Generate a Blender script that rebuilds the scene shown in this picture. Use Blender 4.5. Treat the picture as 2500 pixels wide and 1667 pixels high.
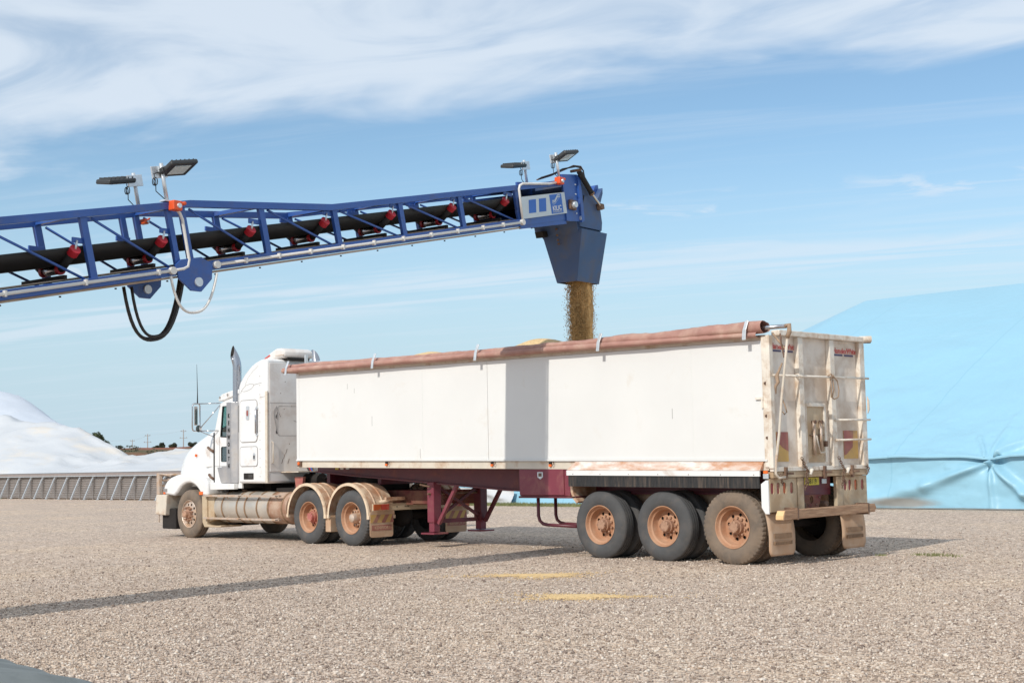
import bpy, bmesh, math, random
import numpy as np
from mathutils import Vector, Matrix, noise as mnoise
random.seed(7); rng=np.random.default_rng(7)
for o in list(bpy.data.objects): bpy.data.objects.remove(o)
SC=bpy.context.scene; COL=SC.collection
R=math.radians; PI=math.pi

# ------------------------------------------------------------------ camera
cam=bpy.data.cameras.new('camera'); camo=bpy.data.objects.new('camera',cam); COL.objects.link(camo)
CP=Vector((11.758,-15.6356,1.4976)); YAW,PITCH,ROLL=0.7996,0.0873,-0.0205; FPX=3343.75
fw=Vector((-math.sin(YAW)*math.cos(PITCH),math.cos(YAW)*math.cos(PITCH),math.sin(PITCH)))
rt=Vector((math.cos(YAW),math.sin(YAW),0)); up=rt.cross(fw)
r2=rt*math.cos(ROLL)+up*math.sin(ROLL); u2=-rt*math.sin(ROLL)+up*math.cos(ROLL)
camo.matrix_world=Matrix(((r2.x,u2.x,-fw.x,CP.x),(r2.y,u2.y,-fw.y,CP.y),(r2.z,u2.z,-fw.z,CP.z),(0,0,0,1)))
cam.sensor_width=36; cam.lens=36*FPX/2500; cam.clip_start=.1; cam.clip_end=6000
SC.camera=camo

# ------------------------------------------------------------------ light and sky
SUN_EL=38.0; SUN_AZ=101.0          # the light travels towards azimuth SUN_AZ
sun=bpy.data.lights.new('sun','SUN'); suno=bpy.data.objects.new('sun',sun); COL.objects.link(suno)
sun.energy=2.6; sun.angle=R(.53); sun.color=(1,.95,.87)
ldir=Vector((math.cos(R(SUN_AZ))*math.cos(R(SUN_EL)),math.sin(R(SUN_AZ))*math.cos(R(SUN_EL)),-math.sin(R(SUN_EL))))
suno.rotation_euler=ldir.to_track_quat('-Z','Y').to_euler(); suno.location=(0,-30,40)
W=bpy.data.worlds.new('World'); SC.world=W; W.use_nodes=True
def build_world():
    nt=W.node_tree; N=nt.nodes; L=nt.links; N.clear()
    out=N.new('ShaderNodeOutputWorld'); bg=N.new('ShaderNodeBackground')
    sky=N.new('ShaderNodeTexSky'); sky.sky_type='NISHITA'; sky.sun_disc=False
    sky.sun_elevation=R(SUN_EL); sky.sun_rotation=math.atan2(-ldir.x,-ldir.y); sky.altitude=100
    sky.air_density=1.0; sky.dust_density=.35; sky.ozone_density=1.6
    tc=N.new('ShaderNodeTexCoord'); sep=N.new('ShaderNodeSeparateXYZ'); L.new(tc.outputs['Generated'],sep.inputs[0])
    def math_(op,a,b=None,c=None):
        m=N.new('ShaderNodeMath'); m.operation=op
        for i,v in enumerate((a,b,c)):
            if v is None: continue
            if isinstance(v,(int,float)): m.inputs[i].default_value=v
            else: L.new(v,m.inputs[i])
        return m.outputs[0]
    # cirrus on a flat layer overhead: w runs along the cloud bands, t across them
    zz=math_('MAXIMUM',sep.outputs[2],.0); zz=math_('ADD',zz,.055)
    px=math_('DIVIDE',sep.outputs[0],zz); py=math_('DIVIDE',sep.outputs[1],zz)
    t=math_('ADD',math_('MULTIPLY',px,.454),math_('MULTIPLY',py,-.891)); w=math_('ADD',math_('MULTIPLY',px,.891),math_('MULTIPLY',py,.454))
    comb=N.new('ShaderNodeCombineXYZ'); L.new(w,comb.inputs[0]); L.new(t,comb.inputs[1])
    def nz(scale,loc,nscale,detail,rough,dist):
        mp=N.new('ShaderNodeMapping'); mp.inputs['Scale'].default_value=scale; mp.inputs['Location'].default_value=loc
        L.new(comb.outputs[0],mp.inputs[0])
        n=N.new('ShaderNodeTexNoise'); n.inputs['Scale'].default_value=nscale; n.inputs['Detail'].default_value=detail
        n.inputs['Roughness'].default_value=rough; n.inputs['Distortion'].default_value=dist
        L.new(mp.outputs[0],n.inputs['Vector']); return n.outputs[0]
    def ss(v,lo,hi,a=0.,b=1.):
        mr=N.new('ShaderNodeMapRange'); mr.interpolation_type='SMOOTHSTEP'; mr.inputs['From Min'].default_value=lo; mr.inputs['From Max'].default_value=hi
        mr.inputs['To Min'].default_value=a; mr.inputs['To Max'].default_value=b
        L.new(v,mr.inputs['Value']); return mr.outputs[0]
    n1=nz((.8,1.0,1),(2.3,.6,0),1.7,5,.55,.5); n2=nz((1.2,2.0,1),(5.1,1.9,0),1.5,6,.52,1.0); n3=nz((.35,2.4,1),(.7,3.3,0),1.6,7,.6,.7)
    tw=math_('ADD',t,math_('MULTIPLY',math_('SUBTRACT',n1,.5),1.05))
    sheet=math_('MULTIPLY',ss(tw,-2.97,-2.62),ss(n2,.28,.62,.45,1.))
    band=math_('MULTIPLY',math_('MULTIPLY',ss(tw,-5.9,-5.2),ss(tw,-4.55,-4.85)),ss(n3,.40,.62,.0,.62))
    wisp=math_('MULTIPLY',math_('MULTIPLY',ss(t,-4.35,-4.15),ss(t,-3.85,-4.05)),ss(nz((2.2,2.2,1),(9.4,2.2,0),1.5,7,.6,.9),.50,.66,0,.62))
    veil=ss(n3,.46,.72,0,.22)
    m=math_('MAXIMUM',math_('MAXIMUM',sheet,band),math_('MAXIMUM',wisp,veil)); m=math_('MULTIPLY',m,.86)
    mix=N.new('ShaderNodeMix'); mix.data_type='RGBA'; L.new(m,mix.inputs['Factor'])
    tint=N.new('ShaderNodeMix'); tint.data_type='RGBA'; tint.blend_type='MULTIPLY'; tint.inputs['Factor'].default_value=1
    L.new(sky.outputs[0],tint.inputs[6]); tint.inputs[7].default_value=SKY_TINT
    hz=N.new('ShaderNodeMix'); hz.data_type='RGBA'; L.new(ss(sep.outputs[2],.02,.24,.92,0.),hz.inputs['Factor']); L.new(tint.outputs[2],hz.inputs[6]); hz.inputs[7].default_value=HAZE_COL
    L.new(hz.outputs[2],mix.inputs[6]); mix.inputs[7].default_value=CLOUD_COL
    L.new(mix.outputs[2],bg.inputs[0]); bg.inputs[1].default_value=SKY_STR; L.new(bg.outputs[0],out.inputs[0])
SKY_STR=.104; SKY_TINT=(1.0,1.11,1.10,1); CLOUD_COL=(6.1,6.8,7.6,1); HAZE_COL=(4.2,5.5,6.5,1)
build_world()
SC.view_settings.view_transform='Standard'; SC.view_settings.look='None'; SC.view_settings.exposure=.25; SC.view_settings.gamma=1
SC.render.engine='CYCLES'

# ------------------------------------------------------------------ materials
MATS={}
def mat(name,col,rough=.5,metal=0.,dust=None,bump=None,var=.08,vscale=3.,spec=.5,coat=0.,stretch=None):
    """base colour with tonal variation; dust=(colour,amount,scale); bump=(scale,strength)"""
    if name in MATS: return MATS[name]
    m=bpy.data.materials.new(name); m.use_nodes=True; nt=m.node_tree; N=nt.nodes; L=nt.links
    b=N['Principled BSDF']; b.inputs['Roughness'].default_value=rough; b.inputs['Metallic'].default_value=metal
    b.inputs['Specular IOR Level'].default_value=spec; b.inputs['Coat Weight'].default_value=coat
    tc=N.new('ShaderNodeTexCoord'); vec=tc.outputs['Object']
    if stretch:
        mp=N.new('ShaderNodeMapping'); mp.inputs['Scale'].default_value=stretch; L.new(vec,mp.inputs[0]); vec=mp.outputs[0]
    n=N.new('ShaderNodeTexNoise'); n.inputs['Scale'].default_value=vscale; n.inputs['Detail'].default_value=6; L.new(vec,n.inputs['Vector'])
    mr=N.new('ShaderNodeMapRange'); mr.inputs['From Min'].default_value=.3; mr.inputs['From Max'].default_value=.7
    mr.inputs['To Min'].default_value=1-var; mr.inputs['To Max'].default_value=1+var; L.new(n.outputs[0],mr.inputs['Value'])
    mul=N.new('ShaderNodeMix'); mul.data_type='RGBA'; mul.blend_type='MULTIPLY'; mul.inputs['Factor'].default_value=1
    mul.inputs[6].default_value=(*col,1); L.new(mr.outputs[0],mul.inputs[7]); colout=mul.outputs[2]
    if dust:
        dc,amt,ds=dust
        d=N.new('ShaderNodeTexNoise'); d.inputs['Scale'].default_value=ds; d.inputs['Detail'].default_value=8; d.inputs['Roughness'].default_value=.65; d.inputs['Distortion'].default_value=.3
        L.new(vec,d.inputs['Vector'])
        r=N.new('ShaderNodeMapRange'); r.interpolation_type='SMOOTHSTEP'; c=.72-amt*.44
        r.inputs['From Min'].default_value=c-.16; r.inputs['From Max'].default_value=c+.16; L.new(d.outputs[0],r.inputs['Value'])
        mx=N.new('ShaderNodeMix'); mx.data_type='RGBA'; L.new(r.outputs[0],mx.inputs['Factor']); L.new(colout,mx.inputs[6]); mx.inputs[7].default_value=(*dc,1); colout=mx.outputs[2]
        rr=N.new('ShaderNodeMapRange'); rr.inputs['To Min'].default_value=rough; rr.inputs['To Max'].default_value=max(rough,.85); L.new(r.outputs[0],rr.inputs['Value']); L.new(rr.outputs[0],b.inputs['Roughness'])
        if metal>0:
            rm=N.new('ShaderNodeMapRange'); rm.inputs['To Min'].default_value=metal; rm.inputs['To Max'].default_value=0; L.new(r.outputs[0],rm.inputs['Value']); L.new(rm.outputs[0],b.inputs['Metallic'])
    L.new(colout,b.inputs['Base Color'])
    if bump:
        bn=N.new('ShaderNodeTexNoise'); bn.inputs['Scale'].default_value=bump[0]; bn.inputs['Detail'].default_value=4; L.new(vec,bn.inputs['Vector'])
        bp=N.new('ShaderNodeBump'); bp.inputs['Strength'].default_value=bump[1]; bp.inputs['Distance'].default_value=bump[2] if len(bump)>2 else .05; L.new(bn.outputs[0],bp.inputs['Height']); L.new(bp.outputs[0],b.inputs['Normal'])
    MATS[name]=m; return m
DUST=(.46,.30,.19); RDUST=(.42,.22,.125)
M=dict(
 white=mat('white_truck_paint',(.80,.80,.79),.28,dust=(DUST,.05,2.5),coat=.3,var=.02),
 side=mat('white_body_sheet',(.755,.755,.735),.38,dust=((.66,.60,.52),.0,1.6),bump=(.9,.12,.05),var=.03,vscale=.8),
 sleepback=mat('road_grimed_white',(.78,.75,.72),.5,dust=((.60,.52,.46),.30,1.3),var=.05,vscale=2),
 cream=mat('dusty_cream_paint',(.68,.61,.51),.5,dust=(DUST,.26,3),var=.08),
 gate=mat('dusty_tailgate_paint',(.76,.69,.61),.5,dust=((.52,.42,.33),.42,1.4),var=.1,vscale=4),
 gatebar=mat('tailgate_bar_paint',(.78,.72,.63),.5,dust=((.50,.37,.26),.36,4.5),var=.1),
 lowpanel=mat('muddy_cream_panel',(.56,.45,.31),.6,dust=((.44,.31,.19),.5,3),var=.1),
 guard=mat('dust_caked_guard',(.66,.52,.38),.7,dust=(RDUST,.55,4),var=.12,vscale=6),
 guardlip=mat('guard_edge_cream',(.78,.62,.45),.6,dust=(DUST,.3,5),var=.08),
 valance=mat('red_dusted_white_valance',(.80,.77,.72),.5,dust=((.52,.25,.13),.50,2.2),var=.05,stretch=(.7,2,2)),
 rim=mat('terracotta_dust_rim',(.42,.21,.115),.75,dust=((.50,.30,.19),.4,5),var=.12),
 rimhub=mat('dusty_hub',(.44,.26,.17),.7,dust=((.25,.13,.09),.3,12),var=.15),
 alloy=mat('dusty_alloy',(.62,.52,.44),.45,metal=.5,dust=(DUST,.45,7),var=.1),
 tyre=mat('tyre_rubber',(.075,.075,.076),.8,dust=((.13,.11,.095),.20,3),bump=(40,.25,.01),var=.15,vscale=5),
 tyred=mat('dust_covered_tyre',(.15,.12,.095),.9,dust=((.22,.165,.12),.55,4),bump=(40,.25,.01),var=.15,vscale=6),
 rubber=mat('black_rubber',(.018,.018,.018),.75,var=.2,dust=((.10,.08,.06),.1,3)),
 flapblack=mat('black_rubber_skirt',(.022,.022,.023),.7,var=.5,vscale=30,dust=((.12,.09,.07),.25,8),stretch=(3,1,.25)),
 flap=mat('tan_mudflap',(.50,.32,.20),.75,dust=((.55,.40,.28),.4,4),var=.1),
 dark=mat('dark_underbody',(.018,.014,.012),.85,var=.3),
 chassis=mat('chassis_red_brown',(.13,.022,.022),.7,dust=((.20,.10,.06),.45,4),var=.2),
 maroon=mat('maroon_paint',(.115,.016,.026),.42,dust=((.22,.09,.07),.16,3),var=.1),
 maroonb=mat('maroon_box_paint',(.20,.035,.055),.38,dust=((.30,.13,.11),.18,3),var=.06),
 steel=mat('stainless_steel',(.46,.46,.48),.24,metal=1.,var=.05,dust=((.4,.33,.28),.10,6)),
 chrome=mat('chrome',(.60,.60,.61),.16,metal=1.,var=.02),
 shield=mat('stainless_shield',(.50,.49,.49),.38,metal=.75,var=.05,dust=((.42,.38,.34),.22,3)),
 tank=mat('dusty_aluminium_tank',(.58,.54,.48),.4,metal=.5,dust=((.50,.42,.34),.30,2.2),var=.1),
 tankred=mat('red_dust_tank_end',(.36,.20,.13),.65,dust=((.52,.41,.32),.42,3),var=.1),
 galv=mat('galvanised_steel',(.66,.69,.71),.42,metal=.55,var=.12,vscale=9),
 galvwall=mat('galvanised_wall_sheet',(.40,.37,.35),.45,metal=.5,dust=((.36,.29,.25),.25,1.2),var=.08),
 capmat=mat('wall_cap_steel',(.34,.29,.27),.5,metal=.3,var=.08),
 conduit=mat('white_pvc_conduit',(.72,.70,.66),.45,var=.04),
 blue=mat('blue_machine_paint',(.030,.095,.34),.40,var=.10,vscale=2.5,dust=((.10,.12,.22),.12,3),coat=.15),
 bluedust=mat('dusted_blue_paint',(.045,.095,.22),.55,var=.12,vscale=2,dust=((.11,.12,.16),.35,2),coat=.05),
 signblue=mat('sign_blue',(.035,.14,.50),.45,var=.03),
 signplate=mat('sign_plate_grey',(.55,.62,.66),.45,var=.05,dust=((.6,.62,.6),.2,6)),
 belt=mat('conveyor_belt_rubber',(.014,.013,.012),.65,var=.25,vscale=2,dust=((.05,.04,.03),.12,2)),
 pan=mat('dusty_pan_steel',(.42,.33,.25),.7,dust=((.30,.20,.12),.4,2),var=.1),
 redcap=mat('red_plastic',(.42,.012,.022),.45,var=.1),
 orange=mat('orange_junction_box',(.80,.10,.02),.4,var=.06),
 lampgrey=mat('floodlight_casting',(.035,.036,.036),.5,var=.15),
 lens=mat('floodlight_glass',(.62,.70,.70),.15,var=.03),
 cable=mat('black_cable',(.02,.018,.017),.5,var=.1),
 tarp=mat('faded_pink_tarp',(.40,.21,.17),.75,dust=((.50,.33,.26),.35,3),bump=(7,.35,.03),var=.12,vscale=5),
 grain=mat('golden_grain',(.72,.52,.27),.8,bump=(60,.6,.02),var=.18,vscale=25),
 grainfall=mat('falling_grain',(.58,.37,.16),.85,var=.35,vscale=9,bump=(30,.6,.03),stretch=(1,1,.25)),
 timber=mat('weathered_timber',(.34,.20,.12),.8,dust=((.50,.33,.21),.30,5),bump=(14,.5,.02),var=.25,vscale=8,stretch=(5,.5,5)),
 endgrain=mat('cut_timber_end',(.78,.52,.26),.7,var=.1,vscale=20),
 amber=mat('amber_lens',(.85,.16,.02),.25,var=.05),
 redlens=mat('red_lens',(.30,.03,.03),.3,dust=(DUST,.28,8),var=.05),
 redrefl=mat('red_reflector',(.45,.05,.03),.35,dust=(DUST,.25,6),var=.05),
 orrefl=mat('orange_reflector',(.50,.10,.02),.35,dust=(DUST,.25,6),var=.05),
 signred=mat('faded_sign_red',(.34,.10,.085),.5,dust=((.36,.22,.15),.35,3),var=.06),
 signyel=mat('faded_sign_yellow',(.58,.36,.10),.5,dust=((.45,.30,.17),.35,3),var=.06),
 plateyel=mat('number_plate_yellow',(.62,.55,.05),.45,dust=(DUST,.12,6),var=.06),
 black=mat('black_print',(.012,.012,.012),.55,var=.1),
 grey=mat('grey_print',(.30,.28,.27),.6,var=.1),
 worn=mat('worn_mudflap_print',(.27,.17,.10),.7,var=.2,vscale=12),
 logored=mat('logo_red',(.55,.07,.06),.5,dust=((.55,.42,.36),.25,20),var=.1),
 logonavy=mat('logo_navy',(.07,.05,.12),.5,var=.1),
 platewhite=mat('print_white',(.75,.75,.73),.5,var=.04),
 rope=mat('dirty_rope',(.36,.25,.17),.85,var=.2,vscale=20),
 chain=mat('rusty_chain',(.17,.10,.07),.7,metal=.3,dust=((.30,.20,.13),.3,10),var=.2),
 soil=mat('red_soil',(.26,.085,.045),.95,dust=((.085,.085,.035),.42,.12),var=.2,vscale=.5,bump=(1.5,.6,.3)),
 bark=mat('bark',(.10,.075,.055),.9,var=.2),
 pole=mat('grey_timber_pole',(.34,.31,.29),.85,var=.1),
 leaf=mat('dull_green_leaf',(.075,.095,.035),.7,var=.35,vscale=2),
 leaf2=mat('dark_scrub_leaf',(.045,.055,.030),.8,var=.3,vscale=2),
 grass=mat('dry_green_grass',(.20,.21,.085),.8,var=.35,vscale=1.5),
 greytarp=mat('grey_green_tarpaulin',(.19,.205,.197),.7,var=.16,vscale=3,bump=(4,.4,.05)),
 interior=mat('cab_interior',(.05,.048,.045),.8,var=.1),
 curtain=mat('cab_interior_trim',(.16,.17,.16),.8,var=.1),
)
def glass_mat():
    m=bpy.data.materials.new('tinted_glass'); m.use_nodes=True; nt=m.node_tree; N=nt.nodes; L=nt.links; N.clear()
    o=N.new('ShaderNodeOutputMaterial'); t=N.new('ShaderNodeBsdfTransparent'); t.inputs[0].default_value=(.66,.84,.80,1)
    g=N.new('ShaderNodeBsdfGlossy'); g.inputs['Roughness'].default_value=.03; f=N.new('ShaderNodeMapRange'); lw=N.new('ShaderNodeLayerWeight'); lw.inputs[0].default_value=.35; L.new(lw.outputs['Facing'],f.inputs['Value']); f.inputs['To Min'].default_value=.05; f.inputs['To Max'].default_value=.45
    mx=N.new('ShaderNodeMixShader'); L.new(f.outputs[0],mx.inputs[0]); L.new(t.outputs[0],mx.inputs[1]); L.new(g.outputs[0],mx.inputs[2]); L.new(mx.outputs[0],o.inputs[0]); return m
M['glass']=glass_mat()
def gravel_mat():
    m=bpy.data.materials.new('crushed_gravel'); m.use_nodes=True; nt=m.node_tree; N=nt.nodes; L=nt.links; b=N['Principled BSDF']
    b.inputs['Roughness'].default_value=.92; b.inputs['Specular IOR Level'].default_value=.2
    tc=N.new('ShaderNodeTexCoord'); v=tc.outputs['Object']
    def vor(s):
        n=N.new('ShaderNodeTexVoronoi'); n.inputs['Scale'].default_value=s; L.new(v,n.inputs['Vector']); return n
    v1=vor(40); v2=vor(15)
    def ramp(stops,src):
        r=N.new('ShaderNodeValToRGB'); e=r.color_ramp.elements
        while len(e)>2: e.remove(e[-1])
        for i,(p,c) in enumerate(stops):
            x=e[i] if i<2 else e.new(p); x.position=p; x.color=(*c,1)
        L.new(src,r.inputs[0]); return r.outputs[0]
    def mixc(f,a,c,mode='MIX'):
        x=N.new('ShaderNodeMix'); x.data_type='RGBA'; x.blend_type=mode
        if isinstance(f,float): x.inputs['Factor'].default_value=f
        else: L.new(f,x.inputs['Factor'])
        for i,q in ((6,a),(7,c)):
            if isinstance(q,tuple): x.inputs[i].default_value=(*q,1)
            else: L.new(q,x.inputs[i])
        return x.outputs[2]
    sx=N.new('ShaderNodeSeparateColor'); L.new(v1.outputs['Color'],sx.inputs[0])
    sx2=N.new('ShaderNodeSeparateColor'); L.new(v2.outputs['Color'],sx2.inputs[0])
    pal=[(0,(.06,.045,.04)),(.16,(.26,.20,.165)),(.45,(.49,.385,.305)),(.80,(.66,.55,.455)),(1,(.86,.78,.69))]
    c=mixc(.35,ramp(pal,sx.outputs[0]),ramp(pal,sx2.outputs[1]))
    n=N.new('ShaderNodeTexNoise'); n.inputs['Scale'].default_value=.35; n.inputs['Detail'].default_value=5; L.new(v,n.inputs['Vector'])
    tint=ramp([(.3,(1.10,1.06,1.03)),(.5,(1.17,1.12,1.07)),(.72,(1.30,1.23,1.11))],n.outputs[0])
    c=mixc(1.0,c,tint,'MULTIPLY')
    n2=N.new('ShaderNodeTexNoise'); n2.inputs['Scale'].default_value=.05; n2.inputs['Detail'].default_value=3; L.new(v,n2.inputs['Vector'])
    L.new(c,b.inputs['Base Color'])
    bp=N.new('ShaderNodeBump'); bp.invert=True; bp.inputs['Strength'].default_value=1.; bp.inputs['Distance'].default_value=.02; L.new(v1.outputs['Distance'],bp.inputs['Height'])
    n3=N.new('ShaderNodeTexNoise'); n3.inputs['Scale'].default_value=4; n3.inputs['Detail'].default_value=5; L.new(v,n3.inputs['Vector'])
    bp2=N.new('ShaderNodeBump'); bp2.inputs['Strength'].default_value=.35; bp2.inputs['Distance'].default_value=.06; L.new(n3.outputs[0],bp2.inputs['Height']); L.new(bp.outputs[0],bp2.inputs['Normal'])
    L.new(bp2.outputs[0],b.inputs['Normal']); return m
M['gravel']=gravel_mat()
def stone_mat():
    m=bpy.data.materials.new('loose_stone'); m.use_nodes=True; nt=m.node_tree; N=nt.nodes; L=nt.links; b=N['Principled BSDF']; b.inputs['Roughness'].default_value=.9; b.inputs['Specular IOR Level'].default_value=.2
    g=N.new('ShaderNodeNewGeometry'); r=N.new('ShaderNodeValToRGB'); e=r.color_ramp.elements
    e[0].color=(.20,.15,.125,1); e[1].color=(.74,.66,.57,1)
    for p,c in ((.15,(.38,.30,.24)),(.5,(.52,.42,.34)),(.8,(.62,.52,.43))): x=e.new(p); x.color=(*c,1)
    L.new(g.outputs['Random Per Island'],r.inputs[0]); L.new(r.outputs[0],b.inputs['Base Color']); return m
M['stone']=stone_mat()
def tarp_mat(name,col,seam,stain,stain_amt,seams,rough=.5,folds=(.5,.6),spot=None):
    m=bpy.data.materials.new(name); m.use_nodes=True; nt=m.node_tree; N=nt.nodes; L=nt.links; b=N['Principled BSDF']; b.inputs['Roughness'].default_value=rough
    tc=N.new('ShaderNodeTexCoord'); v=tc.outputs['Object']; s=N.new('ShaderNodeSeparateXYZ'); L.new(v,s.inputs[0])
    def mth(op,a,c):
        q=N.new('ShaderNodeMath'); q.operation=op
        for i,x in enumerate((a,c)):
            if isinstance(x,(int,float)): q.inputs[i].default_value=x
            else: L.new(x,q.inputs[i])
        return q.outputs[0]
    f=mth('ABSOLUTE',mth('SUBTRACT',mth('FRACT',mth('DIVIDE',s.outputs[0],seams),0),.5),0); line=mth('LESS_THAN',f,.004)
    n=N.new('ShaderNodeTexNoise'); n.inputs['Scale'].default_value=.25; n.inputs['Detail'].default_value=5; L.new(v,n.inputs['Vector'])
    n2=N.new('ShaderNodeTexNoise'); n2.inputs['Scale'].default_value=.45; n2.inputs['Detail'].default_value=7; n2.inputs['Roughness'].default_value=.65
    mp=N.new('ShaderNodeMapping'); mp.inputs['Scale'].default_value=(.5,1,2.2); L.new(v,mp.inputs[0]); L.new(mp.outputs[0],n2.inputs['Vector'])
    mr=N.new('ShaderNodeMapRange'); mr.interpolation_type='SMOOTHSTEP'; mr.inputs['From Min'].default_value=.62-stain_amt*.3; mr.inputs['From Max'].default_value=.84-stain_amt*.3; L.new(n2.outputs[0],mr.inputs['Value'])
    def mix(fac,a,c,mode='MIX'):
        x=N.new('ShaderNodeMix'); x.data_type='RGBA'; x.blend_type=mode
        if isinstance(fac,float): x.inputs['Factor'].default_value=fac
        else: L.new(fac,x.inputs['Factor'])
        for i,q in ((6,a),(7,c)):
            if isinstance(q,tuple): x.inputs[i].default_value=(*q,1)
            else: L.new(q,x.inputs[i])
        return x.outputs[2]
    rr=N.new('ShaderNodeMapRange'); rr.inputs['To Min'].default_value=.92; rr.inputs['To Max'].default_value=1.08; L.new(n.outputs[0],rr.inputs['Value'])
    c=mix(1.0,col,rr.outputs[0],'MULTIPLY'); c=mix(mth('MULTIPLY',mr.outputs[0],.8),c,stain); c=mix(mth('MULTIPLY',line,.5),c,seam)
    if spot:
        sm=N.new('ShaderNodeMapping'); sm.vector_type='POINT'; sm.inputs['Location'].default_value=[-spot[0][i]*spot[1][i] for i in range(3)]; sm.inputs['Scale'].default_value=spot[1]; L.new(v,sm.inputs[0])
        ln=N.new('ShaderNodeVectorMath'); ln.operation='LENGTH'; L.new(sm.outputs[0],ln.inputs[0])
        r3=N.new('ShaderNodeMapRange'); r3.interpolation_type='SMOOTHSTEP'; r3.inputs['From Min'].default_value=1.25; r3.inputs['From Max'].default_value=.35; r3.inputs['To Min'].default_value=0; r3.inputs['To Max'].default_value=1
        L.new(mth('ADD',ln.outputs['Value'],mth('MULTIPLY',mth('SUBTRACT',n2.outputs[0],.5),2.2)),r3.inputs['Value']); c=mix(mth('MULTIPLY',r3.outputs[0],.85),c,(.30,.26,.22))
    L.new(c,b.inputs['Base Color'])
    bn=N.new('ShaderNodeTexNoise'); bn.inputs['Scale'].default_value=folds[0]; bn.inputs['Detail'].default_value=6; bn.inputs['Distortion'].default_value=.6; L.new(mp.outputs[0],bn.inputs['Vector'])
    bp=N.new('ShaderNodeBump'); bp.inputs['Strength'].default_value=folds[1]; bp.inputs['Distance'].default_value=.12; L.new(bn.outputs[0],bp.inputs['Height']); L.new(bp.outputs[0],b.inputs['Normal'])
    return m
M['bluetarp']=tarp_mat('sky_blue_tarpaulin',(.29,.53,.66),(.22,.45,.58),(.36,.58,.69),.12,6.2,.42,(.5,.35),((-2.75,-.2,.16),(1.0,.5,6.5)))
M['whitetarp']=tarp_mat('white_tarpaulin',(.56,.575,.59),(.52,.52,.52),(.66,.60,.52),.45,8.,.5,(.6,.5))
M['whitetarp2']=tarp_mat('clean_white_tarpaulin',(.56,.60,.66),(.5,.5,.52),(.66,.69,.72),.3,9.,.5,(.5,.5))

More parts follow.
